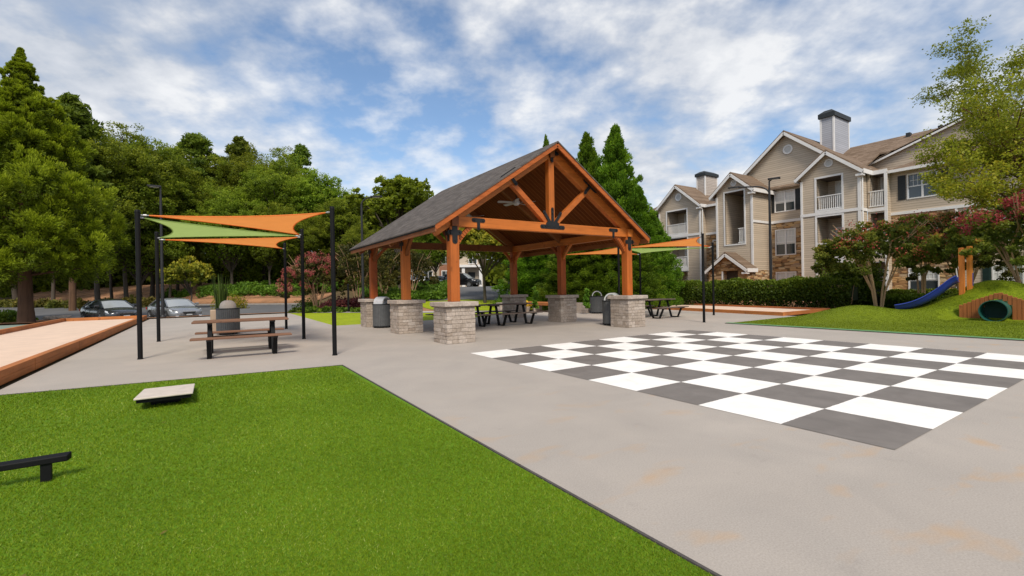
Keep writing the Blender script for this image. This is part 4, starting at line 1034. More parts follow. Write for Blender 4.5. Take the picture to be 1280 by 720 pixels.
def vent(x,y,z,r=.30):
    mb=MB(); n=24
    V=[];F=[]
    for (rr,xx) in ((r,x-.01),(r,x-.05),(r*.72,x-.055),(r*.7,x-.01)):
        for k in range(n): a=2*math.pi*k/n; V.append((xx,y+rr*math.cos(a),z+rr*math.sin(a)))
    for i in range(3):
        for k in range(n): F.append((i*n+k,i*n+(k+1)%n,(i+1)*n+(k+1)%n,(i+1)*n+k))
    mb.add(V,F); v=bp(mb,'gable_vent',M['white_trim'])
    mb=MB(); mb.add([(x-.012,y+r*.7*math.cos(2*math.pi*k/n),z+r*.7*math.sin(2*math.pi*k/n)) for k in range(n)],[tuple(range(n))]); bp(mb,'vent_louvre',M['curtain'],v)
def gable_roof(x0,x1,ya,za,y_l,z_l,y_r,z_r,ov=.35,trim=True,mat='shingle_brown',left=True,right=True,xr=None):
    """ridge along x from x0 (front) to x1; y_l>ya>y_r"""
    xf=x0-ov
    for s,(ye,ze),on in ((1,(y_l,z_l),left),(-1,(y_r,z_r),right)):
        if not on: continue
        mb=MB(); mb.prism([(ya,za+.02),(ye,ze+.02),(ye,ze+.12),(ya,za+.14)],0,xf,xr or x1); bp(mb,'roof',M[mat])
        mb=MB(); mb.bar((xf-.02,ya,za-.10),(xf-.02,ye,ze-.10),.05,.20,up=(0,0,1)); 
        mb.box(xf+.01,x0-.001,min(ya,ye),max(ya,ye),-9,-8.9) if 0 else None
        bp(mb,'rake_trim',M['white_trim'])
        mb=MB(); mb.add([(xf,ya,za-.02),(xf,ye,ze-.02),(x0+.0,ye,ze-.02),(x0+.0,ya,za-.02)],[(0,1,2,3)]); bp(mb,'soffit',M['white_trim'])
        mb=MB(); mb.box(xf+.03,(xr or x1),ye-.05 if s<0 else ye+.0,ye+.0 if s<0 else ye+.05,ze-.19,ze+.09); bp(mb,'eave_gutter',M['white_trim'])
        if s<0: mb=MB(); mb.box(xf+.01,xf+.35,ye+.01,ye+.42,ze-.32,ze-.19); bp(mb,'eave_return',M['white_trim'])
# --- main body walls
mb=MB(); X=37.4
wall(mb,X,12.7,23.2,6.2,8.95,[(17.57,19.0,6.86,8.41)]); gable(mb,X,18.11,12.72,4.78,8.95)
mb.add([(X,12.7,8.95),(X,13.33,8.95),(X,13.33,8.96)],[(0,1,2)])
wall(mb,X,-9,11.66,5.75,8.36,[(9.33,10.79,6.53,8.07),(2.2,3.7,6.53,8.07)]); wall(mb,X,-9,8.5,0,5.75,[(5.81,7.03,.44,2.13),(5.81,7.03,3.45,5.1),(1.0,2.4,.44,2.13)])
sidewall(mb,11.66,36.7,37.4,0,8.5)
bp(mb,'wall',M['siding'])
mb=MB(); wall(mb,X,16.25,19.4,0,6.0,[(17.56,19.0,3.5,5.46),(17.56,19.0,.6,2.16)]); bp(mb,'stone_wall',M['ledge_stone']); mb=MB(); wall(mb,X-.02,8.5,11.66,0,5.6,[(9.33,10.79,.72,2.10),(9.33,10.79,3.41,5.0)])
bp(mb,'stone_wall',M['ledge_stone'])
mb=MB(); mb.box(X-.05,X+.02,16.2,19.4,6.0,6.2); mb.box(X-.07,X+.02,-9,11.66,5.6,5.78); mb.box(X-.06,X,8.44,8.56,0,5.6); mb.box(X-.06,X+.01,16.27,16.4,0,8.9)
bp(mb,'belt_trim',M['white_trim'])
window(X,17.60,18.98,6.9,8.38,shutters=((17.12,17.50),(19.08,19.40)))
window(X,17.60,18.98,3.55,5.42); window(X,17.60,18.98,.65,2.12)
window(X,9.38,10.74,6.58,8.03,blind=False,shutters=((8.85,9.24),(10.88,11.28)))
window(X-.02,9.38,10.74,.76,2.06); window(X-.02,9.38,10.74,3.46,4.95,blind=False)
window(X,5.86,6.98,.48,2.09,shutters=((7.09,7.43),),smat='shutter_green'); window(X,5.86,6.98,3.5,5.05); window(X,2.25,3.65,6.6,8.0,shutters=((3.8,4.15),)); window(X,1.05,2.35,.48,2.09)
vent(X,18.0,11.55,.36)
# --- wing with two balconies (centre right)
def rooms(x,y0,y1,levels,inner):
    pass
WX=35.6
ops=[(13.76,15.28,6.30,8.50),(13.76,15.28,3.05,5.84),(13.76,15.28,-.02,2.62)]
mb=MB(); wall(mb,WX,12.72,16.28,0,8.62,ops); gable(mb,WX,14.55,10.16,1.95,8.62); sidewall(mb,12.72,WX,36.7,0,8.75); sidewall(mb,16.28,WX,37.4,0,8.75)
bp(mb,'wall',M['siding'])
mb=MB()
for o_ in ops[:2]: frame(mb,WX,*o_,w=.12)
mb.box(WX-.036,WX+.02,15.28,15.40,0,2.62); mb.box(WX-.036,WX+.02,13.64,13.76,0,2.62)
mb.box(WX-.05,WX+.02,12.6,16.34,5.97,6.17); mb.box(WX-.045,WX+.02,12.66,12.84,0,8.4); mb.box(WX-.045,WX+.02,16.18,16.32,0,8.5); mb.box(WX-.04,WX+.02,13.64,15.4,2.64,2.92)
mb.box(WX+.021,36.6,12.665,12.72,5.97,6.17)
bp(mb,'corner_trim',M['white_trim'])
for (a,b,c,d) in ops: balcony_room(WX,a,b,c,d)
railing(WX+.03,13.77,15.27,6.32,7.28); railing(WX+.03,13.77,15.27,3.07,4.03)
gable_roof(WX,44,14.55,10.22,16.55,8.63,12.42,8.50); vent(WX,14.5,9.45,.27)
mb=MB(); mb.tube([(WX-.1,12.5,8.45),(WX+.05,12.62,8.2),(WX+.1,12.62,8.0),(WX+.1,12.62,.1)],.05,8); bp(mb,'downpipe',M['white_trim'])
# red chair on the lower balcony
t=empty('patio_chair',(36.3,14.9,3.07),0,'small red chair on the middle floor balcony','chair')
mb=MB(); mb.box(-.2,.2,-.22,.22,.4,.44); mb.build('seat',M['red_plastic'],t); mb=MB(); mb.box(.17,.21,-.22,.22,.44,.95); mb.build('backrest',M['red_plastic'],t)
for a in (-.18,.18):
    for b in (-.2,.2): mb=MB(); mb.box(a-.02,a+.02,b-.02,b+.02,0,.4); mb.build('leg',M['red_plastic'],t)
# --- small porch stack right of the wing
PXX=36.65
ops=[(11.78,12.52,6.2,8.3),(11.78,12.52,3.05,5.8),(11.78,12.52,0,2.6)]
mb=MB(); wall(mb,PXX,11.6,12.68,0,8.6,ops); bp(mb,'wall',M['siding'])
mb=MB(); mb.box(PXX-.04,PXX+.02,11.6,11.76,0,8.4); mb.box(PXX-.045,PXX+.02,11.62,12.66,5.9,6.12); mb.box(PXX-.045,PXX+.02,11.6,12.66,8.3,8.56); bp(mb,'corner_trim',M['white_trim'])
for (a,b,c,d) in ops: balcony_room(PXX,a,b,c,d,1.2)
railing(PXX,11.79,12.6,6.22,7.25,n=9); railing(PXX,11.79,12.6,3.07,4.03,n=9)
# --- stair wing (tall opening)
SXX=34.6; ops=[(19.92,21.5,4.45,8.52)]
mb=MB(); wall(mb,SXX,19.3,22.2,2.3,8.64,ops); gable(mb,SXX,20.8,9.86,1.46,8.64); sidewall(mb,19.3,SXX,37.4,0,8.4); sidewall(mb,22.2,SXX,38.2,0,8.4)
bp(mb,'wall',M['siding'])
mb=MB(); frame(mb,SXX,*ops[0],w=.11); mb.box(SXX-.045,SXX+.02,19.24,19.40,2.4,8.3); mb.box(SXX-.045,SXX+.02,22.1,22.26,2.4,8.3); mb.box(SXX+.021,37.38,19.24,19.3,5.98,6.16)
bp(mb,'corner_trim',M['white_trim'])
balcony_room(SXX,*ops[0],depth=2.6,door=False); railing(SXX+.05,19.93,20.45,4.5,5.65,n=5)
gable_roof(SXX,38.6,20.8,9.92,22.62,8.32,19.02,8.42); vent(SXX,20.72,9.2,.25)
# --- entrance portico
PO=33.5
mb=MB(); wall(mb,PO,19.15,22.3,0,2.35,[(19.85,21.05,0,2.34)],reveal=.5); gable(mb,PO,20.68,3.6,1.5,2.35); bp(mb,'stone_wall',M['ledge_stone']); mb=MB(); sidewall(mb,19.15,PO,SXX+2.8,0,2.35); bp(mb,'stone_wall',M['ledge_stone'])
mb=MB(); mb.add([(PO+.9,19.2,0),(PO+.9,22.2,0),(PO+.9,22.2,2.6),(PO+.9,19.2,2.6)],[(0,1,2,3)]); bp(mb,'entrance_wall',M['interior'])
mb=MB(); mb.box(PO-.03,PO+.05,21.05,21.17,0,2.3); bp(mb,'entrance_trim',M['white_trim'])
gable_roof(PO,SXX-.03,20.68,3.66,22.4,2.34,18.96,2.38)
# --- left wing
LX=38.2
ops=[(27.62,29.86,6.2,8.48),(27.62,29.86,3.02,5.84),(27.62,29.86,0,2.62)]
mb=MB(); wall(mb,LX,26.15,30.8,0,8.5,ops); gable(mb,LX,28.62,10.78,2.75,8.5); sidewall(mb,26.15,LX,40,0,8.5); sidewall(mb,30.8,LX,40,0,8.5)
wall(mb,39,22.2,26.15,6.1,8.6,[(22.9,23.6,6.9,8.2)]); wall(mb,39,30.8,33.6,6.0,8.0,[(32.1,32.6,6.3,7.8)])
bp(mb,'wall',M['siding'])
mb=MB(); wall(mb,39,22.2,26.15,0,5.9); bp(mb,'stone_wall',M['ledge_stone']); mb=MB(); wall(mb,39,30.8,33.6,0,5.8); bp(mb,'stone_wall',M['ledge_stone'])
mb=MB()
for o_ in ops[:2]: frame(mb,LX,*o_,w=.12)
mb.box(LX-.05,LX+.02,26.1,30.85,5.90,6.12); mb.box(LX-.045,LX+.02,26.1,26.28,0,8.5); mb.box(LX-.045,LX+.02,30.7,30.86,0,8.5); mb.box(38.95,39.02,22.2,26.15,5.9,6.1); mb.box(38.95,39.02,30.8,33.6,5.8,6.0)
mb.box(LX-.04,LX+.02,27.5,29.98,2.64,2.92)
bp(mb,'corner_trim',M['white_trim'])
for (a,b,c,d) in ops: balcony_room(LX,a,b,c,d)
railing(LX+.03,27.63,29.85,6.22,7.2,n=20); railing(LX+.03,27.63,29.85,3.04,4.02,n=20)
window(39,32.1,32.6,6.3,7.8,twin=False,blind=False); window(39,22.9,23.6,6.9,8.2,twin=False,blind=False)
window(39,24.2,25.4,3.5,5.3)
gable_roof(LX,44,28.62,10.86,31.3,8.55,25.95,8.62); vent(LX,28.5,9.75,.36)
mb=MB(); mb.tube([(LX-.1,26.0,8.5),(LX+.1,26.02,8.15),(LX+.1,26.02,.1)],.05,8); bp(mb,'downpipe',M['white_trim'])
# --- big gable and main roofs
gable_roof(37.4,47,18.11,12.85,23.0,8.85,13.2,8.85,ov=.4)
def slab(poly,name='roof',mat='shingle_brown',th=.12):
    mb=MB(); n=len(poly); v=[tuple(p) for p in poly]; v2=[(p[0],p[1],p[2]-th) for p in poly]
    mb.add(v+v2,[tuple(range(n)),tuple(range(2*n-1,n-1,-1))]+[(k,k+n,(k+1)%n+n,(k+1)%n) for k in range(n)]); return bp(mb,name,M[mat])
zm=lambda x:8.7+(x-37)*.5057; slab([(40.72,13.28,zm(40.72)),(40.72,12.46,zm(40.72)),(43.33,8.7,zm(43.33)),(44,8.7,zm(44)),(44,13.28,zm(44))]); slab([(41.14,-9,9.75),(41.14,8.6,9.75),(44,8.6,12.24),(44,-9,12.24)]); slab([(44.01,-9,12.24),(44.01,23,12.24),(50,23,9.2),(50,-9,9.2)])
slab([(37.0,13.3,8.7),(37.0,23,8.7),(44,23,12.24),(44,13.3,12.24)])
slab([(38.6,22.3,8.6),(38.6,33.8,8.6),(42.4,33.8,10.3),(42.4,22.3,10.3)]); slab([(42.41,22.3,10.3),(42.41,33.8,10.3),(48,33.8,8),(48,22.3,8)])
mb=MB(); mb.box(38.5,38.62,22.3,26.0,8.42,8.62); mb.box(38.5,38.62,31.3,33.8,8.0,8.2); bp(mb,'eave_gutter',M['white_trim'])
slab([(38.5,31.2,8.2),(38.5,33.9,8.2),(40.5,33.9,9.0),(40.5,31.2,9.0)])
# right: hip roof over the window wall, gable wall with rake behind it
slab([(36.9,11.75,8.46),(36.9,-9,8.46),(41,-9,10.45),(41,7.65,10.45)]); slab([(36.9,11.76,8.46),(41.0,7.66,10.45),(41,11.76,8.46)])
mb=MB(); mb.box(36.82,36.9,-9,11.8,8.28,8.46); mb.box(36.9,38.6,11.72,11.8,8.28,8.46); bp(mb,'eave_gutter',M['white_trim'])
mb=MB(); mb.add([(36.9,-9,8.34),(36.9,11.7,8.34),(37.4,11.7,8.34),(37.4,-9,8.34)],[(0,1,2,3)]); bp(mb,'soffit',M['white_trim'])
mb=MB(); mb.add([(41.02,14.2,8.4),(41.02,1.0,8.4),(41.02,1.0,9.4),(41.02,8.7,11.72),(41.02,14.2,9.8)],[(0,1,2,3,4)]); bp(mb,'wall',M['siding'])
mb=MB(); mb.bar((40.75,14.3,9.78),(40.75,8.7,11.76),.06,.2); mb.bar((40.75,1.0,9.3),(40.75,8.7,11.76),.06,.2); bp(mb,'rake_trim',M['white_trim'])
slab([(40.72,14.35,9.92),(40.72,8.7,11.9),(44,8.7,11.9),(44,14.35,9.92)]); slab([(40.72,8.69,11.9),(40.72,.9,9.42),(44,.9,9.42),(44,8.69,11.9)])
# roof vents
for a_ in (12.3,10.5): mb=MB(); mb.box(43.3,43.7,a_,a_+.25,11.7,12.22); bp(mb,'roof_vent',M['shutter'])
# chimneys
def chimney(x0,x1,y0,y1,z0,z1,cap,sm='siding_chim'):
    mb=MB(); mb.box(x0,x1,y0,y1,z0,z1); c=bp(mb,'chimney',M[sm])
    mb=MB(); w=.09
    for x in (x0,x1):
        for y in (y0,y1): mb.box(x-.03 if x==x0 else x-w,x+w if x==x0 else x+.03,y-.03 if y==y0 else y-w,y+w if y==y0 else y+.03,z0,z1-.02)
    bp(mb,'corner_trim',M['white_trim'],c)
    mb=MB(); e=.12
    V=[];F=[]
    for (g_,z) in ((e,z1),(e,z1+cap*.55),(-.22,z1+cap),(-.30,z1+cap)):
        V+= [(x0-g_,y0-g_,z),(x1+g_,y0-g_,z),(x1+g_,y1+g_,z),(x0-g_,y1+g_,z)]
    for L in range(3):
        for k in range(4): F.append((L*4+k,L*4+(k+1)%4,L*4+4+(k+1)%4,L*4+4+k))
    F.append((12,13,14,15)); F.append((3,2,1,0)); mb.add(V,F); bp(mb,'chimney_cap',M['shutter'],c)
chimney(41,43.7,16.3,17.25,11.0,14.28,.62,'siding_blue'); chimney(41,43,27.5,28.45,9.0,12.0,.5)
# ------------------------------------------------------------------ distant brick building with white gable
hb=empty('distant_house',(31.5,61,1.4),R(-23),'far beige building with brick panel and white gable trim, seen through the pavilion','building')
def hp(mb,n,m,par=None): return mb.build(n,M[m],par or hb)
mb=MB(); mb.box(-9,3.2,0,9,0,6.0); hp(mb,'wall','siding')
mb=MB(); mb.box(-3.3,-1.4,-.1,-.005,0,5.9); hp(mb,'brick_panel','brick')
mb=MB(); mb.prism([(-9.4,6.0),(-2.0,6.0),(-5.7,9.0)],1,-.6,9.2); hp(mb,'gable_wall','siding')
for (a,b) in (((-5.7,9.2),(-9.7,6.0)),((-5.7,9.2),(-1.7,6.0))):
    mb=MB(); mb.bar((a[0],-.66,a[1]),(b[0],-.66,b[1]),.06,.3); hp(mb,'rake_trim','white_trim'); mb=MB(); mb.add([(a[0],-.7,a[1]+.15),(b[0],-.7,b[1]+.15),(b[0],9.5,b[1]+.15),(a[0],9.5,a[1]+.15)],[(0,1,2,3)]); hp(mb,'roof','shingle_brown')
mb=MB(); mb.box(-1.6,3.6,-.4,9,6.0,6.25); hp(mb,'cornice','white_trim')
mb=MB(); mb.add([(-1.8,-.6,6.25),(3.8,-.6,6.25),(3.8,5,8.2),(-1.8,5,8.2)],[(0,1,2,3)]); hp(mb,'roof','shingle_brown')
for (x,z) in ((-7.5,.9),(-7.5,3.7),(-4.9,.9),(-4.9,3.7),(-2.35,3.6),(-2.35,.9),(1.6,3.6)):
    mb=MB(); mb.box(x-.65,x+.65,-.16,-.01,z-.08,z+1.7); w=hp(mb,'window','white_trim'); mb=MB(); mb.box(x-.55,x-.03,-.18,-.161,z,z+1.6); mb.box(x+.03,x+.55,-.18,-.161,z,z+1.6); hp(mb,'pane','window_glass',w)
for x in (-1.1,.1,2.6): mb=MB(); mb.box(x-.22,x+.22,-1.2,-.8,0,3.0,ch=.03); hp(mb,'column','white_trim')
mb=MB(); mb.box(-1.5,3.1,-1.4,0,3.0,3.35); hp(mb,'porch_beam','white_trim')
mb=MB(); mb.box(.9,1.9,-.07,-.01,0,2.3); hp(mb,'door','shutter')
# ------------------------------------------------------------------ vegetation
def trunk_mb(pts,rads,n=10): mb=MB(); mb.tube(pts,rads,n); return mb
def tree_obj(name,loc,crown,trunk,barkmat,label,cat='tree',group=None,rz=0,scale=1):
    t=empty(name,loc,rz,label,cat,group)
    if not hasattr(scale,'__len__'): scale=(scale,)*3
    t.scale=scale
    link('crown',crown,t)
    if trunk is not None: link('trunk',trunk,t)
    return t
def cedar_parts(seed,H=16.6,Rm=5.1,base=3.5,nl=270000,size=.058,mat='leaf_cedar',bark='bark',lobes=200):
    """Japanese cedar: conical, made of rounded upswept tufts"""
    g=np.random.default_rng(seed)
    prof=lambda f: Rm*np.interp(f,[0,.12,.31,.47,.66,.85,.95,1],[.80,1.0,.98,.76,.53,.23,.07,.0])
    f=np.sort(g.uniform(0,1,lobes)**1.15); a=np.arange(lobes)*2.399+g.normal(size=lobes)*.35
    z=base+(H-base)*f; Rr=prof(f)*g.uniform(.72,1.06,lobes)
    cr=np.interp(f,[0,.5,.8,1],[1.2,.95,.48,.12])*g.uniform(.7,1.15,lobes)
    rad=np.maximum(Rr-cr*.75,0)
    cc=np.stack([np.cos(a)*rad,np.sin(a)*rad,z],1); out=unit(np.stack([np.cos(a),np.sin(a),np.full(lobes,.35)],1))
    # each lobe is a cluster of small tufts
    k=20; sub=np.repeat(np.arange(lobes),k); d=unit(g.normal(size=(len(sub),3))); d=unit(d+out[sub]*.55)
    c2=cc[sub]+d*cr[sub][:,None]*g.uniform(.6,1.1,(len(sub),1))*np.array([1,1,.95]); r2=cr[sub]*.27*g.uniform(.7,1.3,len(sub))
    per=nl//len(sub); ct=np.clip(.38+.42*d[:,2]+.18*np.sum(d*out[sub],1)+.12*g.normal(size=len(sub)),0,1)  # light painted into the tint: tufts facing up and outward are paler
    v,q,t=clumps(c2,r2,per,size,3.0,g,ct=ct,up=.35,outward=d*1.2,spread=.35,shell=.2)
    # dark inner fill
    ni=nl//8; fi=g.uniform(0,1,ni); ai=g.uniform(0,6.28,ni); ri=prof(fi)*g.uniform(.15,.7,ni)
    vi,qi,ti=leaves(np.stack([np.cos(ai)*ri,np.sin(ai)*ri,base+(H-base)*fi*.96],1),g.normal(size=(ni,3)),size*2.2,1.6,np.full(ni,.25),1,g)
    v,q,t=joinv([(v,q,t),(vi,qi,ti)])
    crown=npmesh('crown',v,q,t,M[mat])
    mb=MB(); mb.tube([(0,0,-.3),(.02,0,.15),(.0,.02,1.2),(0,0,3),(0,0,H*.6),(0,0,H*.97)],[.62,.47,.38,.34,.17,.03],14)
    for i in range(0,lobes,3): mb.tube([(0,0,float(z[i])-.5),tuple(cc[i]*np.array([.5,.5,1])+np.array([0,0,-.25])),tuple(cc[i])],[.07,.05,.02],5)
    return crown,mb.mesh('trunk',M[bark],True)
def conifer_parts(seed,H=11,Rm=2.1,nl=90000,size=.075,mat='leaf_conifer'):
    """narrow feathery conifer foliated to the ground"""
    g=np.random.default_rng(seed); n=700
    f=g.uniform(0,1,n)**1.1; a=g.uniform(0,6.28,n)
    bumpy=1+.2*np.sin(a*3+f*23)+.16*np.sin(a*5-f*37)
    prof=lambda f: np.interp(f,[0,.06,.25,.55,.8,.93,1],[.8,1.0,1.0,.70,.36,.16,.03])*Rm
    r=prof(f)*bumpy*g.uniform(.50,1.13,n); z=.05+H*f
    cc=np.stack([np.cos(a)*r,np.sin(a)*r,z],1); out=unit(np.stack([np.cos(a),np.sin(a),np.full(n,.9)],1))
    cr=np.interp(f,[0,1],[.46,.2])*g.uniform(.6,1.2,n); ct=np.clip(.45+.3*g.normal(size=n)*.8,0,1)
    v,q,t=clumps(cc,cr,nl//n,size,2.0,g,flat=1.4,ct=ct,up=.5,outward=out,spread=.4,shell=.1)
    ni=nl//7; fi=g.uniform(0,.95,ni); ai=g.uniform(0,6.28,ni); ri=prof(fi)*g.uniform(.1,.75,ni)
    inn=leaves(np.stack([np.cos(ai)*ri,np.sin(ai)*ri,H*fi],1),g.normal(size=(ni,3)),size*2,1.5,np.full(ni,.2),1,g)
    v,q,t=joinv([(v,q,t),inn]); mb=MB(); mb.tube([(0,0,-.2),(0,0,H*.5),(0,0,H*.98)],[.16,.09,.015],8)
    return npmesh('crown',v,q,t,M[mat]),mb.mesh('trunk',M['bark'],True)
def broad_parts(seed,H=17,Rm=5,base=4.5,nl=95000,size=.112,mat='leaf_wood',bark='bark_grey',lobes=46,open_=0.,leafper=10,tall=1.):
    g=np.random.default_rng(seed)
    # big lobes over an uneven ellipsoid
    d=unit(g.normal(size=(lobes,3))); d[:,2]=np.abs(d[:,2])*1.0-.35*g.uniform(0,1,lobes)
    cz=(H+base)/2; hz=(H-base)/2
    sc=g.uniform(.5,1.0,lobes)
    cc=np.stack([d[:,0]*Rm*sc,d[:,1]*Rm*sc,cz+d[:,2]*hz*sc*1.05],1); cr=Rm*g.uniform(.13,.31,lobes)
    k=leafper*2; sub=np.repeat(np.arange(lobes),k); dd=unit(g.normal(size=(len(sub),3))); c2=cc[sub]+dd*cr[sub][:,None]*g.uniform(.4,1.3,(len(sub),1))*np.array([1,1,.85]); r2=cr[sub]*.36*g.uniform(.6,1.3,len(sub))
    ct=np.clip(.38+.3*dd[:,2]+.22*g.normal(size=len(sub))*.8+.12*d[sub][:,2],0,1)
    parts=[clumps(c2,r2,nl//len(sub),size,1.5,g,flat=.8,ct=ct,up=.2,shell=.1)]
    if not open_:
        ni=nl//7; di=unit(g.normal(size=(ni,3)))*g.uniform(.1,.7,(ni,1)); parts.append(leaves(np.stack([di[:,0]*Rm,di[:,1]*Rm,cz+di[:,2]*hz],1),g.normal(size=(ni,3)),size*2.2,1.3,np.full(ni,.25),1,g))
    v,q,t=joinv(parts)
    mb=MB(); mb.tube([(0,0,-.3),(0,0,.3),(.1,.05,base),(0,.1,cz),(0,0,H*.92)],[Rm*.05,Rm*.036,Rm*.03,Rm*.022,.03],10)
    for i in range(0,lobes,2): mb.tube([(0,.05,float(base*.75+(cc[i,2]-base)*.25)),tuple((cc[i]*np.array([.55,.55,.0])+np.array([0,0,cc[i,2]*.82+base*.1]))),tuple(cc[i])],[Rm*.02,Rm*.013,Rm*.005],5)
    return npmesh('crown',v,q,t,M[mat]),mb.mesh('trunk',M[bark],True)
def pine_parts(seed,H=18,Rm=3.0,base=5,nl=22000,size=.17):
    g=np.random.default_rng(seed); lobes=60
    lobes=120; f=g.uniform(0,1,lobes); a=g.uniform(0,6.28,lobes); pr=np.interp(f,[0,.3,.7,1],[.75,1,.75,.1])*Rm*g.uniform(.3,1.1,lobes)
    cc=np.stack([np.cos(a)*pr,np.sin(a)*pr,base+(H-base)*f],1); cr=g.uniform(.35,1.0,lobes)
    v,q,t=clumps(cc,cr,nl//lobes,size,2.6,g,flat=.6,up=.3,shell=.0)
    mb=MB(); mb.tube([(0,0,-.3),(.1,0,H*.4),(0,.1,H*.97)],[.26,.19,.03],9)
    for i in range(lobes): mb.tube([(0,0,float(cc[i,2])-.4),tuple(cc[i])],[.06,.02],5)
    return npmesh('crown',v,q,t,M['leaf_pine']),mb.mesh('trunk',M['bark'],True)
def at_px(px,Y):
    X=(px-640)/581.2*Y; return cam2site(X,Y)
def tz(x,y): return float(terrain(x,y))
# big cedar and its relatives
cA=cedar_parts(21); cB=cedar_parts(22,H=16,Rm=5.0,lobes=180,base=3.2,nl=90000,size=.08)
x,y=cam2site(-29.3,28); tree_obj('cedar_tree',(x,y,tz(x,y)),*cA,None,'huge rounded cedar beside the bocce court with its trunk in full view','tree',scale=(.9,.9,1.0))
x,y=at_px(-75,31); tree_obj('cedar_tree',(x,y,tz(x,y)),*cB,None,'cedar cut off by the left edge of the picture','tree',rz=2.,scale=.86)
pA=pine_parts(31); pB=pine_parts(32,H=17,Rm=4.2,base=5)
w=[broad_parts(41,H=17,Rm=6.0,base=2.4,lobes=70),broad_parts(42,H=18,Rm=5.4,base=3.2,lobes=80),broad_parts(43,H=15.5,Rm=6.4,base=1.8,lobes=75),broad_parts(44,H=16,Rm=5.0,base=2.0,lobes=56,size=.125)]
FG='trees of the wood behind the parking lot'
fw=[ # px, top py, depth, kind, label
 (90,122,40,'P0','dark narrow pine peeking from behind the right shoulder of the huge cedar'),
 (122,150,44,'W0','bright green broad tree right behind the huge cedar'),
 (158,154,47,'W1','tall bright green tree, second broad crown right of the huge cedar'),
 (190,186,52,'W2','rounded green tree above the outer sail post'),
 (222,196,56,'W3','green tree left of the dark round topped pine'),
 (249,170,58,'P1','dark round topped pine above the left orange sail'),
 (279,190,60,'W1','leafy tree between the dark pine and the thin pointed pine'),
 (301,174,62,'P0','thin pointed pine rising over the wood'),
 (330,186,60,'W0','broad green tree over the middle of the orange sail'),
 (358,200,56,'W2','wide green crown left of the dark pointed pine at the end of the wood'),
 (379,184,62,'P0','dark pointed pine near the right end of the wood'),
 (405,206,56,'W3','yellowish green tree at the right end of the wood'),
 (432,240,52,'W1','lower green tree sloping down to the sky gap by the lamp'),
 (20,170,58,'W2','green tree seen behind the trunk of the huge cedar'),(66,190,54,'W3','dark tree behind the lower crown of the huge cedar'),
 (-30,180,56,'W0','tree at the far left edge behind the cedars'),
 (140,215,50,'W3','lower tree in the front row of the wood, above the first parked car'),(176,235,48,'W2','lower spreading tree in front of the wood near the lamp'),
 (212,250,50,'W0','low tree between the lamp and the yellowish tree'),(290,235,52,'W2','low spreading tree above the ivy bank, behind the left sails'),
 (338,250,50,'W3','low tree above the ivy bank, left of the middle sail post'),(376,262,49,'W0','low tree behind the pink crape myrtle'),(452,290,56,'W2','low green tree in the sky gap left of the pavilion roof'),
 (480,262,50,'W1','mid green tree under the left slope of the pavilion roof')]
lib={'P0':(pA,18),'P1':(pB,17),'W0':(w[0],17),'W1':(w[1],18),'W2':(w[2],15.5),'W3':(w[3],16)}
for i,(px,top,D,k,l) in enumerate(fw):
    D=D+7; x,y=at_px(px,D); z=tz(x,y); hor=358.9-.0185*(px-640); Ht=1.4+(hor-top)/581.2*D-z
    parts,H0=lib[k]; s=Ht/H0
    tree_obj('pine_tree' if k[0]=='P' else 'broadleaf_tree',(x,y,z),*parts,None,l,'tree',FG,rz=i*1.7,scale=(s*1.02,s*1.02,s))
# far woods as one mass
g=np.random.default_rng(77); C=[];
for i in range(900):
    px=g.uniform(-260,690); D=g.uniform(72,90); x,y=at_px(px,D); C.append((x,y,tz(x,y)+g.uniform(0,1)**1.6*12))
C=np.array(C); v,q,t=clumps(C,np.full(len(C),2.4),90,.65,1.4,g,ct=g.uniform(0,.35,len(C)),shell=.1)
o=link('distant_woods',npmesh('distant_woods',v,q,t,M['leaf_wood'])); tag(o,'dark mass of distant woods filling the gaps behind the trees','woods',kind='stuff')
# undergrowth below the wood edge
C=[];ct=[]
for i in range(520):
    px=g.uniform(-230,470); D=g.uniform(48,66); x,y=at_px(px,D); q_=.8427*x+.6421*y
    if q_<49.5: continue
    C.append((x,y,tz(x,y)+g.uniform(.1,3.6))); 
C=np.array(C); v,q,t=clumps(C,g.uniform(.7,1.5,len(C)),110,.34,1.4,g,ct=g.uniform(0,.7,len(C)),shell=.1)
o=link('undergrowth',npmesh('undergrowth',v,q,t,M['leaf_wood'])); tag(o,'dense green undergrowth along the foot of the wood','undergrowth',kind='stuff')
# ivy bank: px 205..560
def cover(name,pts,r,per,size,mat,label,cat,kind='stuff',ct=(.2,.9)):
    C=np.array(pts); v,q,t=clumps(C,r if hasattr(r,'__len__') else np.full(len(C),r),per,size,1.3,g,flat=.75,ct=g.uniform(*ct,len(C)),shell=.3,up=.5)
    o=link(name,npmesh(name,v,q,t,M[mat])); return tag(o,label,cat,kind=kind)
pts=[]
for i in range(900):
    px=g.uniform(205,440); D=g.uniform(40,60); x,y=at_px(px,D); q_=.8427*x+.6421*y
    if 43.6<q_<48.5: pts.append((x,y,tz(x,y)+g.uniform(.15,.75)))
cover('ivy_bank',pts,.62,150,.17,'leaf_ivy','bright green leafy ground cover on the bank across the road','ground cover')
pts=[]
for i in range(700):
    px=g.uniform(452,566); D=g.uniform(36,50); x,y=at_px(px,D); 
    lo=np.interp(px,[452,566],[34,38]); 
    if D>lo: pts.append((x,y,tz(x,y)+g.uniform(.1,.5)))
cover('ivy_slope',pts,.55,110,.15,'leaf_ivy','green leafy slope seen between the left pavilion posts','ground cover',ct=(.1,.7))
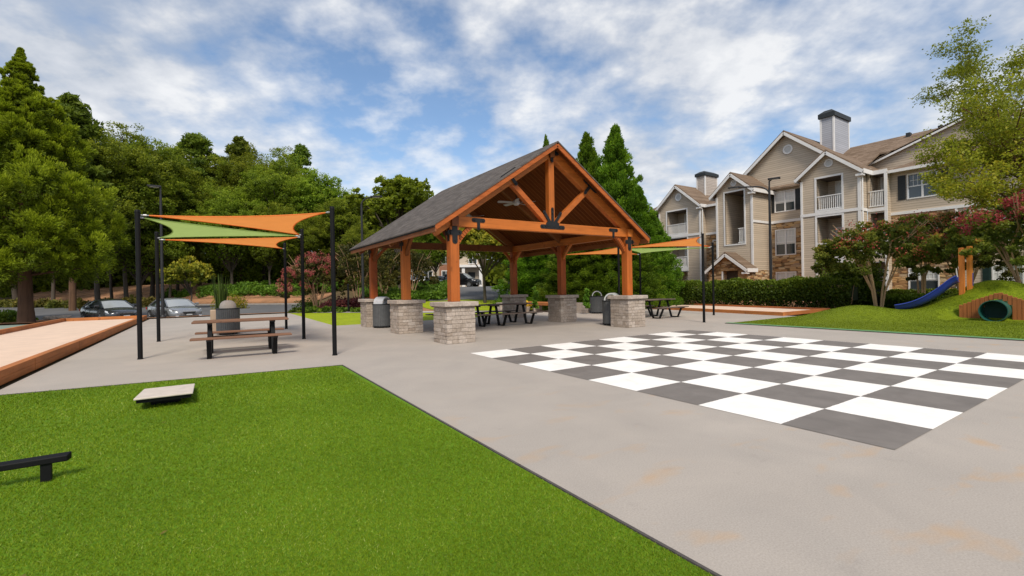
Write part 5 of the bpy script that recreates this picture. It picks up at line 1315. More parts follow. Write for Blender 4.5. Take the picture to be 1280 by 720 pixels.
# bushes with individual identity
def bush(px,D,rx,rz,mat,label,n=2600,size=.1,seed=1,name='shrub',cat='shrub',group=None,up=0):
    x,y=at_px(px,D); o=link(name,tuft_mesh(name,M[mat],n,rx,rx,rz,size,1.3,seed,nclump=18),loc=(x,y,tz(x,y)+up)); return tag(o,label,cat,group)
k=0
for px,D,rx,rz,l in ((20,60,2.2,1.1,'far left brownish tuft on the straw bank'),(52,57,1.6,1.0,'tuft just right of the cedar trunk'),(74,54,1.3,.9,'greener tuft midway between cedar trunk and dark car'),(93,53,1.4,.9,'tuft left above the dark car'),(108,50,1.0,.7,'small tuft low on the bank behind the dark car'),(133,52,1.3,.9,'tuft above the roof of the dark car'),(168,52,1.5,1.0,'tuft between the outer sail post and the lamp'),(186,50,1.2,.9,'rusty tuft beside the grey lamp pole'),(-8,62,2,1.1,'tuft at the very left edge of the bank')):
    bush(px,D,rx,rz,'leaf_tuft','grass clump on the straw bank, '+l,1500,.2,100+k,'grass_clump','grass clump','grass clumps on the straw bank'); k+=1
for px,D,rx,rz,m_,l in ((6,31,1.3,.75,'leaf_ivy','low green shrub left of the cedar trunk'),(24,33,1.1,.6,'leaf_hedge','dark low shrub touching the cedar trunk on its left'),(-10,29,1.3,.7,'leaf_hedge','dark shrub at the left edge above the side court')):
    bush(px,D,rx,rz,m_,l,2600,.12,120+k); k+=1
for px,D,l,r in ((74,32,'tan boulder on the traffic island left of the dark car',.33),(58,32.5,'small pale rock left of the boulder on the traffic island',.18),(16,30,'pale rock among the low shrubs left of the cedar trunk',.25)):
    bm=bmesh.new(); bmesh.ops.create_icosphere(bm,subdivisions=3,radius=1); gg=np.random.default_rng(int(px))
    for v_ in bm.verts:
        c=v_.co; f=1+.18*math.sin(c.x*3.1+px)+.15*math.sin(c.y*4.3)+.10*math.sin(c.z*6+c.x*5); v_.co=Vector((c.x*r*1.5*f,c.y*r*f,c.z*r*.62*f))
    me=bpy.data.meshes.new('boulder'); bm.to_mesh(me); bm.free(); me.materials.append(M['rock']); x,y=at_px(px,D); o=link('boulder',me,loc=(x,y,tz(x,y)+.24)); tag(o,l,'rock')
# yellow small tree
yt=broad_parts(51,H=5.2,Rm=2.3,base=1.2,nl=9000,size=.16,mat='leaf_yellow',lobes=26,open_=1)
x,y=at_px(238,45); tree_obj('yellow_tree',(x,y,tz(x,y)),*yt,None,'small tree with yellow leaves below the left sails, before the wood','tree',scale=1.0)
yt2=broad_parts(52,H=7.0,Rm=3.6,base=2.2,nl=16000,size=.16,mat='leaf_yellow',lobes=34,open_=1)
x,y=at_px(606,36); tree_obj('yellow_tree',(x,y,tz(x,y)),*yt2,None,'yellow green tree in front of the distant brick building','tree',rz=1,scale=.92)
# tree behind the pavilion's left roof slope
bt=broad_parts(53,H=11.5,Rm=3.6,base=3.5,nl=26000,size=.19,lobes=44,open_=1)
x,y=at_px(499,41); tree_obj('broadleaf_tree',(x,y,tz(x,y)),*bt,None,'tall open crowned tree standing over the left roof slope of the pavilion','tree',scale=(1.05,1.05,.96))
x,y=at_px(455,47); tree_obj('broadleaf_tree',(x,y,tz(x,y)),*w[2],None,'rounded tree behind the curved lamp, left of the pavilion','tree',rz=2.4,scale=.42)
x,y=at_px(545,52); tree_obj('broadleaf_tree',(x,y,tz(x,y)),*w[0],None,'green tree behind the front left pavilion post','tree',rz=.4,scale=(.5,.5,.5))
x,y=at_px(655,46); tree_obj('broadleaf_tree',(x,y,tz(x,y)),*w[3],None,'green tree behind the rear right pavilion post','tree',rz=.9,scale=(.62,.62,.56))
x,y=at_px(640,58); tree_obj('broadleaf_tree',(x,y,tz(x,y)),*w[1],None,'tree beside the distant grey lamp','tree',rz=3.9,scale=(.62,.62,.5))
x,y=at_px(520,60); tree_obj('broadleaf_tree',(x,y,tz(x,y)),*w[1],None,'tree beyond the white parked cars','tree',rz=.9,scale=(.5,.5,.42))
# olive crape trees left of the pavilion
def crape_parts(seed,H=4.6,Rm=2.5,nl=26000,mat='leaf_crape',fl=None,nf=2500,size=.07,bark='bark_tan',stems=6,bh=1.3,lob=46,fside=None):
    g=np.random.default_rng(seed)
    d=unit(g.normal(size=(lob,3))); d[:,2]=np.abs(d[:,2])-.25
    cc=np.stack([d[:,0]*Rm*.82,d[:,1]*Rm*.82,bh+.9+d[:,2]*(H-bh-1.2)],1)*1.0; cr=g.uniform(.32,.6,lob)*Rm*.33
    sub=np.repeat(np.arange(lob),7); dd=unit(g.normal(size=(len(sub),3))); c2=cc[sub]+dd*cr[sub][:,None]; r2=cr[sub]*.45
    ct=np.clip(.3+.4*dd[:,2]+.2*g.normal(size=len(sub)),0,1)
    v,q,t=clumps(c2,r2,nl//len(sub),size,1.5,g,ct=ct,flat=.7,shell=.1,up=.25)
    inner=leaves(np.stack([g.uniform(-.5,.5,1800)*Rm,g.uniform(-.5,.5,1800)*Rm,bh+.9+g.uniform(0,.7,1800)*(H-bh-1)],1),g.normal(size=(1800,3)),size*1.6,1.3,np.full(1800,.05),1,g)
    v,q,t=joinv([(v,q,t),inner]); crown=npmesh('crown',v,q,t,M[mat])
    mb=MB()
    for s in range(stems):
        a=s*2*math.pi/stems+g.uniform(-.3,.3); i=int(g.integers(0,lob)); e=(math.cos(a)*Rm*.24,math.sin(a)*Rm*.24,bh+.8)
        m=(math.cos(a)*Rm*.09+g.uniform(-.06,.06),math.sin(a)*Rm*.09,bh*.6)
        mb.tube([(math.cos(a)*.10,math.sin(a)*.10,-.1),m,e],[.042,.034,.024],7)
        for b in range(3):
            a2=a+g.uniform(-.7,.7); mb.tube([e if b else m,(math.cos(a2)*Rm*.42,math.sin(a2)*Rm*.42,bh+.3+g.uniform(1.0,1.5)*(H-bh)/3),(math.cos(a2)*Rm*.72,math.sin(a2)*Rm*.72,H*g.uniform(.7,.9))],[.035,.022,.008],5)
    trunk=mb.mesh('trunk',M[bark],True)
    flm=None
    if fl:
        w_=d[:,2]+ (d@np.array(fside) if fside is not None else 0)
        top=np.argsort(-w_)[:max(8,int(lob*.5))]; sub=np.repeat(top,7); dd=unit(g.normal(size=(len(sub),3))); dd[:,2]=np.abs(dd[:,2])
        c3=cc[sub]+dd*cr[sub][:,None]*1.25; k=nf//len(sub)
        v,q,t=clumps(c3,np.full(len(c3),.22),k,.055,1.2,g,shell=.1); flm=npmesh('blossom',v,q,t,M[fl])
    return crown,trunk,flm
def crape(px,D,parts,label,rz=0,scale=1,name='crape_myrtle',z=None):
    x,y=at_px(px,D); t=tree_obj(name,(x,y,tz(x,y) if z is None else z),parts[0],parts[1],None,label,'tree',None,rz,scale)
    if parts[2]: link('blossom',parts[2],t)
    return t
toc=(-.33,-.94,0)
p1=crape_parts(61,H=4.1,fl='flower_red',nf=1300,fside=(-.3,-.6,0)); crape(1098,21.0,p1,'multi stemmed crape myrtle with reddish tips before the right balcony wing',0,(1.05,1.05,1.06),z=.1)
p2=crape_parts(62,H=5.2,Rm=2.6,mat='leaf_olive',fl='flower_red',nf=1000,fside=(0,.8,0)); crape(1205,23,p2,'crape myrtle behind the orange brown play posts',0,(.95,.95,1.0),z=.1)
p3=crape_parts(63,H=4.3,Rm=2.7,fl='flower_red',nf=9000,stems=5,fside=(-.3,-.5,0)); crape(1283,16.5,p3,'crape myrtle full of dark red blossom at the right edge',0,(1.0,1.0,1.0),z=.35)
x,y=at_px(1150,25.5); p5=crape_parts(65,H=5.2,Rm=2.2,bh=2.5,nl=16000,mat='leaf_crape',fl='flower_red',nf=1000,stems=6); crape(1152,25.5,p5,'crape myrtle in front of the stone faced window wall',1,(1,1,1),z=.1)
p4=crape_parts(64,H=4.6,Rm=2.6,mat='leaf_olive',fl='flower_pink',nf=7500,fside=(-.9,-.3,.2)); crape(396,33,p4,'pink flowering crape myrtle behind the right front sail post',0,(1.0,1.0,1.0))
p6=crape_parts(66,H=5.2,Rm=2.4,mat='leaf_olive',nl=13000,stems=4); crape(447,33,p6,'olive leaved small tree between the pink crape myrtle and the pavilion',0,(1.05,1.05,1.05),'small_tree')
crape(515,38,p6,'olive leaved small tree seen between the left pavilion posts',1.3,(.95,.95,.9),'small_tree')
crape(480,37,(p6[0],p6[1],None),'olive leaved small tree behind the rear left pavilion post',2.3,(.9,.9,.95),'small_tree')
# purple hedge and low green edging by the back path
for i,(px,D,rx,rz,m_,l) in enumerate(((418,32.5,1.1,.75,'leaf_purple','purple leaved shrub right of the pink crape myrtle trunk'),(434,33,1.1,.8,'leaf_purple','purple leaved shrub around the short black post'),(452,33,1.1,.75,'leaf_purple','purple leaved shrub by the curved lamp pole'),(372,30.5,.9,.32,'leaf_hedge','low green shrub left of the pink crape myrtle'),(392,30,.9,.35,'leaf_hedge','low green shrub at the foot of the pink crape myrtle'),(412,30,.9,.33,'leaf_hedge','low green shrub before the purple shrubs, left one'),(433,29.7,.9,.33,'leaf_ivy','low green shrub before the purple shrubs, right one'),(452,29.4,.8,.3,'leaf_hedge','low green shrub beside the rear left stone pier'),(388,35,1.3,1.0,'leaf_hedge','taller green shrub behind the pink crape myrtle trunk'),(286,42,1.6,1.3,'leaf_yellow','yellow green spiky shrub behind the planter, across the road'))):
    bush(px,D,rx,rz,m_,l,2600,.09,140+i,'shrub','shrub')
# conifers behind the pavilion
nA=conifer_parts(71); nB=conifer_parts(72,H=11,Rm=2.3)
CG='tall feathery conifers behind the pavilion'
for i,(px,top,D,rr,l) in enumerate(((772,162,31,1.12,'tallest feathery conifer, right one of the twin peaks over the pavilion gable'),(737,170,33.5,1.0,'feathery conifer with the left of the twin peaks over the pavilion gable'),(800,236,30,.92,'lower conifer at the right side of the twin peaks, next to the left balcony wing'),(703,215,34,1.1,'conifer hidden mostly by the right slope of the pavilion roof'),(672,280,32,1.1,'low conifer right of the rear right pavilion post'),(752,270,28.6,.9,'short conifer in front of the twin peaks behind the litter bin'),(716,285,28.8,.9,'short conifer left of the litter bin with arched hood'),(686,173,38,.5,'distant conifer whose tip shows beside the pavilion peak'),(822,275,31,.72,'small conifer before the far end of the apartment building'),(786,285,28,.8,'short conifer behind the front right pavilion post'))):
    x,y=at_px(px,D); z=0; hor=358.9-.0185*(px-640); Ht=1.4+(hor-top)/581.2*D; s=Ht/11
    tree_obj('conifer',(x,y,z),*(nA if i%2==0 else nB),None,l,'tree',CG,rz=i*2.1,scale=(rr,rr,s))
for i,(px,D,h,l) in enumerate(((733,22.9,1.3,'slim pale green upright shrub left of the litter bin with arched hood'),(669,24,1.5,'slim pale shrub before the low conifer'))):
    x,y=at_px(px,D); o=link('upright_shrub',tuft_mesh('upright_shrub',M['leaf_ivy'],700,.13,.13,h,.1,2.,170+i,nclump=14),loc=(x,y,.3)); tag(o,l,'shrub')
# hedges
def hedge(name,x0,x1,y0,y1,h,label,n,size=.085,seed=5,mat='leaf_hedge',loc=(0,0,0),bare=.0):
    g=np.random.default_rng(seed); cx=(x0+x1)/2; cy=(y0+y1)/2
    # sample on a rounded box surface with thickness
    a=g.uniform(0,1,n); y=g.uniform(y0,y1,n); W=(x1-x0)/2
    bum=.10*np.sin(y*1.7)+.07*np.sin(y*4.1+1)+.05*np.sin(y*9.3)
    th=g.uniform(-.12,1.12,n)*math.pi  # around section from front bottom over the top
    e=4.; c,s=np.cos(th),np.sin(th); rr=(np.abs(c)**e+np.abs(s)**e)**(-1/e)
    px_=cx-c*rr*W*(1+bum*.6); pz=np.maximum(s*rr,0)*h*(1+bum*.45)
    low=s<0.02; pz=np.where(low,g.uniform(0,h*.6,n),pz); px_=np.where(low,cx-np.sign(c)*W*(1+bum*.6),px_)
    dep=np.abs(g.normal(size=n))*.10; nx=-c; nz=np.maximum(s,0); 
    P=np.stack([px_-nx*0+(-nx)*dep*-1*-1,y,pz-nz*dep],1); nrm=np.stack([nx,np.zeros(n),nz],1)
    P+=np.stack([g.normal(size=n)*.04,np.zeros(n),g.normal(size=n)*.04],1)
    cl=.5+.5*np.sin(P[:,1]*6.1+P[:,2]*9)*np.sin(P[:,1]*3.3-P[:,2]*7+2)
    t=np.clip(.15+.42*nz*np.clip(pz/h,0,1)+.28*cl*g.uniform(.3,1,n)+.18*g.uniform(-1,1,n)+.12*np.clip(pz/h,0,1),0,1)  # lit top painted into the tint: high, upward-facing leaves are paler
    if bare: keep=~((pz<h*bare)&(g.uniform(0,1,n)<.75)); P,nrm,t=P[keep],nrm[keep],t[keep]
    v,q,t=leaves(P,nrm,size,1.5,t,.75,g,.2)
    tt=empty(name,(cx,cy,0),0,label,'hedge'); v=v-np.array([cx,cy,0])
    link('foliage',npmesh('foliage',v,q,t,M[mat]),tt)
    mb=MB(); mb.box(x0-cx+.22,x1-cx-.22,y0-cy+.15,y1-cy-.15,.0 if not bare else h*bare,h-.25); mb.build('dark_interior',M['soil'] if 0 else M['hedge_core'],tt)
    if bare:
        mb=MB(); yy=y0+.2
        while yy<y1-.2:
            for s_ in range(3): mb.tube([(x0-cx+.3+g.uniform(-.1,.25),yy-cy,0),(x0-cx+.25+g.uniform(-.15,.2),yy-cy+g.uniform(-.25,.25),h*.35),(x0-cx+.2,yy-cy+g.uniform(-.4,.4),h*.8)],[.025,.018,.008],5)
            yy+=g.uniform(.3,.7)
        mb.build('stems',M['bark_tan'],tt)
    tt.location.z=loc[2]; return tt
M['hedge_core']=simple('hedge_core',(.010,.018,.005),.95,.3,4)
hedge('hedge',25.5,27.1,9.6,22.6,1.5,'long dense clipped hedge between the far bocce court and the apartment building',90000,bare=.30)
hedge('hedge',27.3,29.0,9.3,10.9,1.3,'darker loose hedge section behind the first crape myrtle',16000,.10,6)
hedge('hedge',27.6,29.2,6.6,9.1,.62,'low dark green hedge behind the foot of the blue slide',14000,.09,9)
hedge('hedge',35.2,36.6,6.2,11.4,.75,'low dark hedge under the ground floor window of the stone wall',16000,.10,7)
hedge('hedge',35.0,36.4,-4,3.8,1.3,'low hedge at the far right under the ground floor windows',16000,.10,8,'leaf_ivy')
x=np.array([[25.3+g.uniform(-.15,.4),18.0+g.uniform(-.5,.5),.12] for _ in range(6)])
# dark evergreen behind the crape by the wing
x_,y_=at_px(1062,24.5); o=link('evergreen_shrub',tuft_mesh('evergreen_shrub',M['leaf_hedge'],9000,1.6,1.6,3.0,.12,1.4,91,nclump=40),loc=(x_,y_,0)); tag(o,'big dark evergreen shrub in front of the right balcony wing','shrub')
# honey locust at the right
def locust():
    g=np.random.default_rng(81); H=12.2
    mb=MB(); cc=[];crr=[]
    def limb(p,d,L,r,depth):
        p=Vector(p); d=Vector(d).normalized(); pts=[p]; rad=[r]
        n=5
        for i in range(n):
            d=(d+Vector(g.normal(size=3))*.13+Vector((0,0,.05))).normalized(); p=p+d*L/n; pts.append(p); rad.append(r*(1-.75*(i+1)/n))
        mb.tube(pts,rad,6 if depth else 9,cap=False)
        if depth<3:
            for i in range(1,n+1):
                if depth==0 and i<1: continue
                for k in range(2 if depth<2 else 1):
                    a=g.uniform(0,6.28); side=Vector((math.cos(a),math.sin(a),g.uniform(-.05,.45)))
                    limb(pts[i],(d*.5+side*.95),L*(.60 if depth else .44)*g.uniform(.75,1.15)*(1-.08*i),rad[i]*.62,depth+1)
        if depth>=2:
            for p_ in pts[2:]: cc.append(tuple(p_)); crr.append(g.uniform(.2,.42))
    mb.tube([(0,0,-.3),(0,0,.4),(.05,0,2.6),(.0,.05,4.2)],[.17,.125,.10,.085],10)
    limb((0,.05,4.1),(0.05,-.0,1),7.2,.08,0)
    for a,z,L,up in ((1.6,4.2,3.0,.3),(2.5,3.9,3.5,.1),(2.2,4.9,3.4,.35),(2.9,5.6,3.4,.75),(2.4,6.3,3.2,.95),(3.6,4.6,2.8,.3),(4.4,5.5,2.8,.6),(5.2,6.5,2.6,.7),(.6,6,2.6,.7),(2.7,4.4,3.4,.2),(2.0,7.6,2.6,1.1)):
        limb((0,.03,z-.2),(math.cos(a),math.sin(a),up),L,.05,1)
    cc=np.array(cc); crr=np.array(crr); 
    print('locust clumps',len(cc))
    zf=np.clip((cc[:,2]-4)/7,0,1); rep=np.repeat(np.arange(len(cc)),np.maximum(1,np.round(2.6-2.0*zf)).astype(int)); cc=cc[rep]+g.normal(size=(len(rep),3))*.12; crr=crr[rep]; zf=zf[rep]
    k=max(7,int(27000/len(cc)))
    ct=np.clip(.75-.75*zf+g.normal(size=len(cc))*.2,0,1); v,q,t=clumps(cc,crr,k,.06,1.9,g,flat=.35,ct=ct,up=.1,shell=.1,spread=1.)
    return npmesh('crown',v,q,t,M['leaf_locust']),mb.mesh('trunk',M['bark'],True)
x,y=at_px(1292,18.6); tree_obj('locust_tree',(x,y,.1),*locust(),None,'airy yellow green tree with fine leaves reaching over the right edge','tree',rz=0,scale=(1,1,.95))
# ------------------------------------------------------------------ mulch bed between hedge and building
flat('planting_bed',M['straw'],[(24.6,9.4),(24.6,8.9),(36.9,-2),(37.6,-2),(38,24),(25.2,24)],.004)
poly_sheet('bed_by_path',M['straw'],[(6.9,30.3),(8.1,31.6),(12.2,26.4),(14,31),(8,42),(5,40),(4.45,33.6)],.03,1.0)
# ------------------------------------------------------------------ cars (length along local x, nose at +x)
def car_mesh(kind):
    hatch=kind=='suv'
    # stations: x, half width, bottom z, belt z
    if kind=='suv': prof=[(-2.25,.66,.42,.95),(-2.2,.84,.32,1.08),(-1.9,.91,.26,1.12),(-1.2,.93,.25,1.10),(0,.93,.24,1.06),(.8,.93,.24,1.04),(1.3,.92,.24,1.02),(1.8,.89,.26,.95),(2.15,.80,.28,.84),(2.3,.62,.36,.70)]
    else: prof=[(-2.4,.62,.46,.86),(-2.34,.80,.34,.98),(-2.0,.89,.26,1.02),(-1.3,.91,.23,1.00),(0,.92,.22,.96),(.9,.92,.22,.94),(1.4,.91,.22,.89),(1.9,.88,.23,.80),(2.25,.79,.25,.70),(2.42,.60,.34,.60)]
    V=[];F=[]
    for (x,w,b,t) in prof:
        h=t-b
        ring=[(.0,b),(.72*w,b),(.93*w,b+.10*h),(1.0*w,b+.38*h),(1.0*w,b+.60*h),(.97*w,b+.80*h),(.90*w,t-.015),(.72*w,t+.025),(.35*w,t+.045),(0,t+.055)]
        full=[( y,z) for y,z in ring]+[(-y,z) for y,z in ring[-2:0:-1]]
        for y,z in full: V.append((x,y,z))
    m=18
    for i in range(len(prof)-1):
        for k in range(m): a=i*m+k;b=i*m+(k+1)%m; F.append((a,b,b+m,a+m))
    F.append(tuple(range(m))); F.append(tuple(range(len(prof)*m-1,(len(prof)-1)*m-1,-1)))
    return V,F,prof
def build_car(label,loc,rz,kind,paint,lod=0,group='cars parked on the lot'):
    t=empty('parked_car',loc,rz,label,'car',group)
    V,F,prof=car_mesh(kind); mb=MB(); mb.add(V,F); o=mb.build('body',paint,t,True); s=o.modifiers.new('s','SUBSURF'); s.levels=1; s.render_levels=2
    WB=1.36; wr=.33
    # wheel arch cutters are modelled as dark liners proud of the body
    if kind=='suv': cab=[(-2.12,1.06,.72),(-1.95,1.60,.64),(-1.2,1.70,.64),(0,1.71,.65),(.35,1.64,.66),(1.15,1.04,.80)]
    else: cab=[(-1.95,.99,.72),(-1.15,1.36,.58),(-.5,1.44,.59),(.15,1.44,.60),(.45,1.36,.62),(1.35,.93,.78)]
    # glass house: belt line ring and roof ring joined
    def ring(zs): pass
    G=[];GF=[]; rows=[]
    belt=1.0 if kind!='suv' else 1.06
    for (x,z,w) in cab:
        wb=.84 if abs(x)<1.9 else .72
        zb=min(belt,z); 
        G+= [(x,-wb,zb-.03),(x,-(wb+w)/2-.02,(zb+z)/2),(x,-w,z-.03),(x,-w*.6,z+.0),(x,0,z+.012),(x,w*.6,z),(x,w,z-.03),(x,(wb+w)/2+.02,(zb+z)/2),(x,wb,zb-.03)]
    n=9
    for i in range(len(cab)-1):
        for k in range(n-1): a=i*n+k; GF.append((a,a+1,a+n+1,a+n))
    gl=MB(); rf=MB()
    # glass = all; roof = proud painted skin over the middle stations; windscreen separately
    side=[f for j,f in enumerate(GF)]
    gl.add(G,side); gl.build('side_glass',M['car_glass'],t,True)
    rs=[1,2,3,4] 
    RV=[];RF=[]
    for i in rs:
        x,z,w=cab[i]; RV+=[(x,-w-.012,z-.05),(x,-w*.96,z-.005),(x,-w*.6,z+.018),(x,0,z+.03),(x,w*.6,z+.018),(x,w*.96,z-.005),(x,w+.012,z-.05)]
    for i in range(len(rs)-1):
        for k in range(6): a=i*7+k; RF.append((a,a+1,a+8,a+7))
    rf.add(RV,RF); o=rf.build('roof',paint,t,True)
    def quad_on(i,j,y0,y1,off,mat,name):
        (xa,za,wa),(xb,zb,wb)=cab[i],cab[j]; wbb=.84 if abs(xb)<1.9 else .72
        zz=min(belt,zb)-.0
        mb=MB(); nx=off; N=8; vs=[];fs=[]
        for k in range(N+1):
            u=-1+2*k/N
            vs.append((xa+(nx if xb>xa else -nx),u*wa*y0,za+.01-.035*u*u+nx*.4)); vs.append((xb+(nx if xb>xa else -nx),u*wbb*y1*.97,zz+.02-.05*u*u+nx*.4))
        for k in range(N): fs.append((2*k,2*k+1,2*k+3,2*k+2))
        mb.add(vs,fs); mb.build(name,M[mat],t,True)
    quad_on(4,5,.95,.92,.02,'windscreen','windscreen'); quad_on(1,0,.93,.9,.02,'car_glass','rear_window')
    # pillars
    mb=MB()
    for s in (-1,1):
        (xa,za,wa),(xb,zb,wb)=cab[4],cab[5]; mb.bar((xa,s*wa*1.0,za-.01),(xb,s*.80,min(belt,zb)+.02),.05,.05)
        (xa,za,wa),(xb,zb,wb)=cab[1],cab[0]; mb.bar((xa,s*wa*1.0,za-.02),(xb,s*.72,min(belt,zb)+.0),.12,.05)
        for xx in (-.35,): mb.bar((xx,s*(.60 if kind!='suv' else .66),cab[2][1]-.05),(xx+.05,s*.865,belt-.03),.05,.02)
    mb.build('pillar',paint,t)
    for x in (-WB,WB):
        for s in (-1,1):
            yy=s*.90
            a=MB(); V=[];F=[];n=24
            def disk(prof,mat,name,par):
                mb=MB(); V=[];F=[]
                for (r,y) in prof:
                    for k in range(n): q=2*math.pi*k/n; V.append((x+r*math.cos(q),s*y,wr+r*math.sin(q)))
                for i in range(len(prof)-1):
                    for k in range(n): F.append((i*n+k,i*n+(k+1)%n,(i+1)*n+(k+1)%n,(i+1)*n+k))
                mb.add(V,F); return mb.build(name,M[mat],par,True)
            disk([(.40,.80),(.40,.915),(.355,.925),(.355,.80)],'tyre','arch_liner',t)
            wh=disk([(.2,.72),(.31,.74),(wr,.78),(wr,.91),(.31,.94),(.23,.945)],'tyre','wheel',t)
            disk([(.235,.94),(.22,.915),(.06,.905),(.05,.935),(.0,.935)],'rim','rim',wh)
            if lod==0:
                mb=MB()
                for k in range(5): q=2*math.pi*k/5; mb.bar((x,s*.945,wr),(x+.21*math.cos(q),s*.945,wr+.21*math.sin(q)),.045,.02)
                mb.build('spokes',M['rim'],wh)
    nose=prof[-1][0]; fz=.62 if kind!='suv' else .74
    for s in (-1,1):
        mb=MB(); pts=[(nose-.12,s*.40,fz-.06),(nose-.06,s*.42,fz+.02),(nose-.30,s*.74,fz+.12),(nose-.62,s*.855,fz+.17),(nose-.60,s*.865,fz+.07),(nose-.28,s*.78,fz-.03)]
        mb.add([(p[0]+.035,p[1]*1.01,p[2]) for p in pts],[tuple(range(6))]); o=mb.build('headlight',M['lamp_glass'],t); sm=o.modifiers.new('s','SOLIDIFY'); sm.thickness=.03
        mb=MB(); mb.box(prof[0][0]-.02,prof[0][0]+.05,s*.66-.14,s*.66+.14,.72,.86); mb.build('tail_light',M['red_plastic'],t)
        mb=MB(); mb.box(.86,1.02,s*.97-.10,s*.97+.10,belt+.0,belt+.13,ch=.03); mb.build('mirror',paint,t)
        mb=MB()
        for z0 in (belt-.24,): 
            for xx in (-.75,.15): mb.bar((xx,s*.925,z0+.06),(xx+.18,s*.93,z0+.06),.02,.03)
        mb.build('door_handle',M['chrome'],t)
        mb=MB()
        for xx in (-1.1,-.32,.92): mb.bar((xx,s*.917,.34),(xx+.03,s*.905,belt-.09),.012,.012)
        mb.build('door_gap',M['tyre'],t)
        mb=MB(); mb.box(nose-.1,nose-.02,s*.62-.08,s*.62+.08,.30,.38,ch=.01); mb.build('fog_light',M['lamp_glass'],t)
    mb=MB(); mb.add([(nose+.02,-.36,fz-.02),(nose+.02,.36,fz-.02),(nose+.03,.26,fz-.14),(nose+.03,-.26,fz-.14)],[(0,1,2,3)]); o=mb.build('grille',M['tyre'],t); sm=o.modifiers.new('s','SOLIDIFY'); sm.thickness=.03
    mb=MB(); mb.bar((nose+.03,-.30,fz-.06),(nose+.03,.30,fz-.06),.02,.02); mb.bar((nose+.03,-.34,fz-.01),(nose+.03,.34,fz-.01),.02,.018); mb.build('grille_bar',M['chrome'],t)
    mb=MB(); mb.box(nose-.12,nose+.035,-.55,.55,.27,.37,ch=.02); mb.build('lower_intake',M['tyre'],t)
    mb=MB(); mb.box(nose+.02,nose+.045,-.16,.16,.40,.49); mb.build('licence_plate',M['plate'],t)
    mb=MB(); mb.bar((nose-.95,-.0,fz+.36),(nose-.96,0,fz+.36),.01,.01); 
    return t
def car_at(label,px,D,rz,kind,paint,lod=0,dz=0):
    x,y=at_px(px,D); return build_car(label,(x,y,tz(x,y)+.03+dz),R(rz),kind,paint,lod)
car_at('dark sedan parked nose out behind the bocce court, left of the outer sail post',137,29.8,-64,'sedan',M['paint_dark'])
car_at('grey sedan with pale headlights parked between the two left sail posts',217,30.3,-69,'sedan',M['paint_grey'])
car_at('black sport utility vehicle parked by the distant brick building',578,56,-55,'suv',M['car_black'],1)
car_at('white car half hidden behind the green slope, nearest the black vehicle',546,58,150,'sedan',M['car_white'],1)
car_at('white car half hidden behind the green slope, farther left',512,60,150,'suv',M['car_white'],1)
# ------------------------------------------------------------------ camera, light, sky
cam=bpy.data.cameras.new('camera'); co=bpy.data.objects.new('camera',cam); COL.objects.link(co)
cam.sensor_width=36; cam.lens=581.2/1280*36; cam.clip_end=6000; cam.clip_start=.05
pit,rol=R(-.11),R(-1.06)
F=Vector((0,math.cos(pit),math.sin(pit))); r_=Vector((1,0,0)); u_=r_.cross(F)
Rr=r_*math.cos(rol)+u_*math.sin(rol); Uu=-r_*math.sin(rol)+u_*math.cos(rol)
def w2s(v): return Vector((CA*v.x+SA*v.y,-SA*v.x+CA*v.y,v.z))
m=Matrix((w2s(Rr),w2s(Uu),-w2s(F))).transposed().to_4x4(); m.translation=Vector((0,0,1.4)); co.matrix_world=m
scene.camera=co
SUN_EL=R(48); sdir=Vector((-.42,-.9,0)).normalized()*math.cos(SUN_EL); sdir.z=math.sin(SUN_EL)   # towards the sun
sl=bpy.data.lights.new('sun','SUN'); sl.energy=3.6; sl.angle=R(15); sl.color=(1,.92,.80); so=bpy.data.objects.new('sun',sl); COL.objects.link(so)
so.rotation_euler=sdir.to_track_quat('Z','Y').to_euler()
world=bpy.data.worlds.new('World'); scene.world=world; world.use_nodes=True; nt=world.node_tree; nt.nodes.clear()
out=nt.nodes.new('ShaderNodeOutputWorld'); bg=nt.nodes.new('ShaderNodeBackground'); nt.links.new(bg.outputs[0],out.inputs[0])
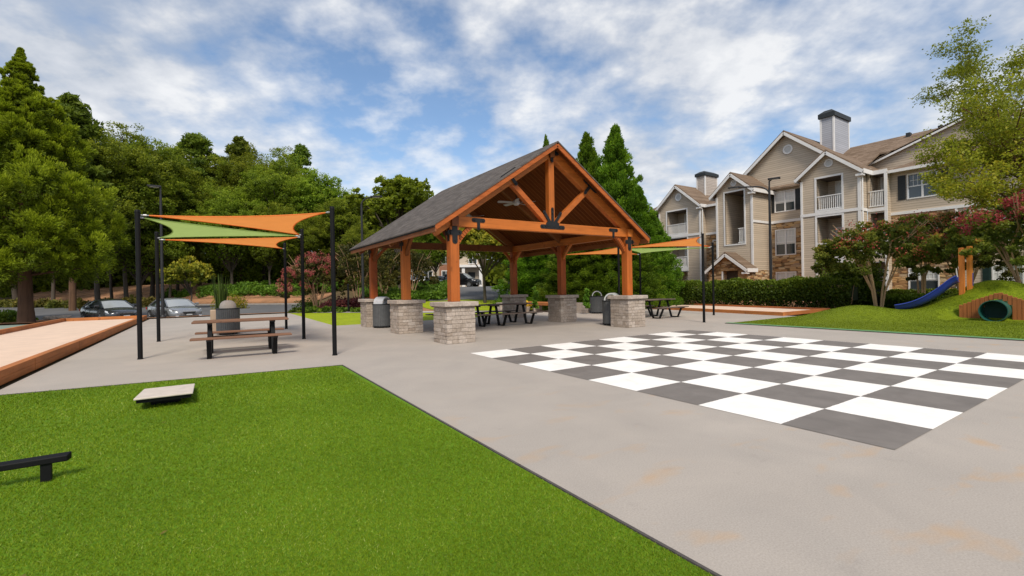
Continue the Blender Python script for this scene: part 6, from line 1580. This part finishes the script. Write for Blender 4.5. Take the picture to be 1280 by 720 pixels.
sky=nt.nodes.new('ShaderNodeTexSky'); sky.sky_type='NISHITA'; sky.sun_disc=False; sky.sun_elevation=SUN_EL; sky.sun_rotation=math.atan2(sdir.x,sdir.y); sky.air_density=1.0; sky.dust_density=.6; sky.ozone_density=1.6
tc=nt.nodes.new('ShaderNodeTexCoord').outputs['Generated']
s=nt.nodes.new('ShaderNodeSeparateXYZ'); nt.links.new(tc,s.inputs[0])
zc=math_(nt,'ADD',math_(nt,'MAXIMUM',s.outputs[2],0.),.30)
cb=nt.nodes.new('ShaderNodeCombineXYZ'); nt.links.new(math_(nt,'DIVIDE',s.outputs[0],zc),cb.inputs[0]); nt.links.new(math_(nt,'DIVIDE',s.outputs[1],zc),cb.inputs[1])
mp=nt.nodes.new('ShaderNodeMapping'); mp.inputs['Location'].default_value=CLOUD_LOC; mp.inputs['Rotation'].default_value=(0,0,CLOUD_ROT); mp.inputs['Scale'].default_value=(1.45,1.45,1); nt.links.new(cb.outputs[0],mp.inputs[0])
n1=noise(nt,mp.outputs[0],.95,3,.5,.0); n2=noise(nt,mp.outputs[0],3.6,5,.55,.0); n3=noise(nt,mp.outputs[0],.55,4,.5,.2)
cl=math_(nt,'ADD',math_(nt,'MULTIPLY',n1,.50),math_(nt,'MULTIPLY',n2,.50))
mask=ramp(nt,cl,[(.39,(.06,)*3),(.47,(.48,)*3),(.57,(.90,)*3)])
shade=ramp(nt,math_(nt,'ADD',math_(nt,'MULTIPLY',n2,.6),math_(nt,'MULTIPLY',n3,.4)),[(.40,(3.6,3.9,4.4)),(.50,(4.9,5.05,5.35)),(.60,(6.5,6.5,6.5))])
skyc=mixc(nt,1.,sky.outputs[0],(.93,1.04,1.10),'MULTIPLY')
low=ramp(nt,s.outputs[2],[(0.0,(.42,)*3),(.30,(.0,)*3)])
skyc=mixc(nt,low.outputs[0],skyc,(4.9,5.3,5.8))
cl_c=mixc(nt,mask.outputs[0],skyc,shade.outputs[0])
nt.links.new(cl_c,bg.inputs[0]); bg.inputs[1].default_value=.148
scene.view_settings.view_transform='Standard'; scene.view_settings.look='None'; scene.view_settings.exposure=0
scene.cycles.max_bounces=6; scene.cycles.transparent_max_bounces=8; scene.cycles.use_denoising=True
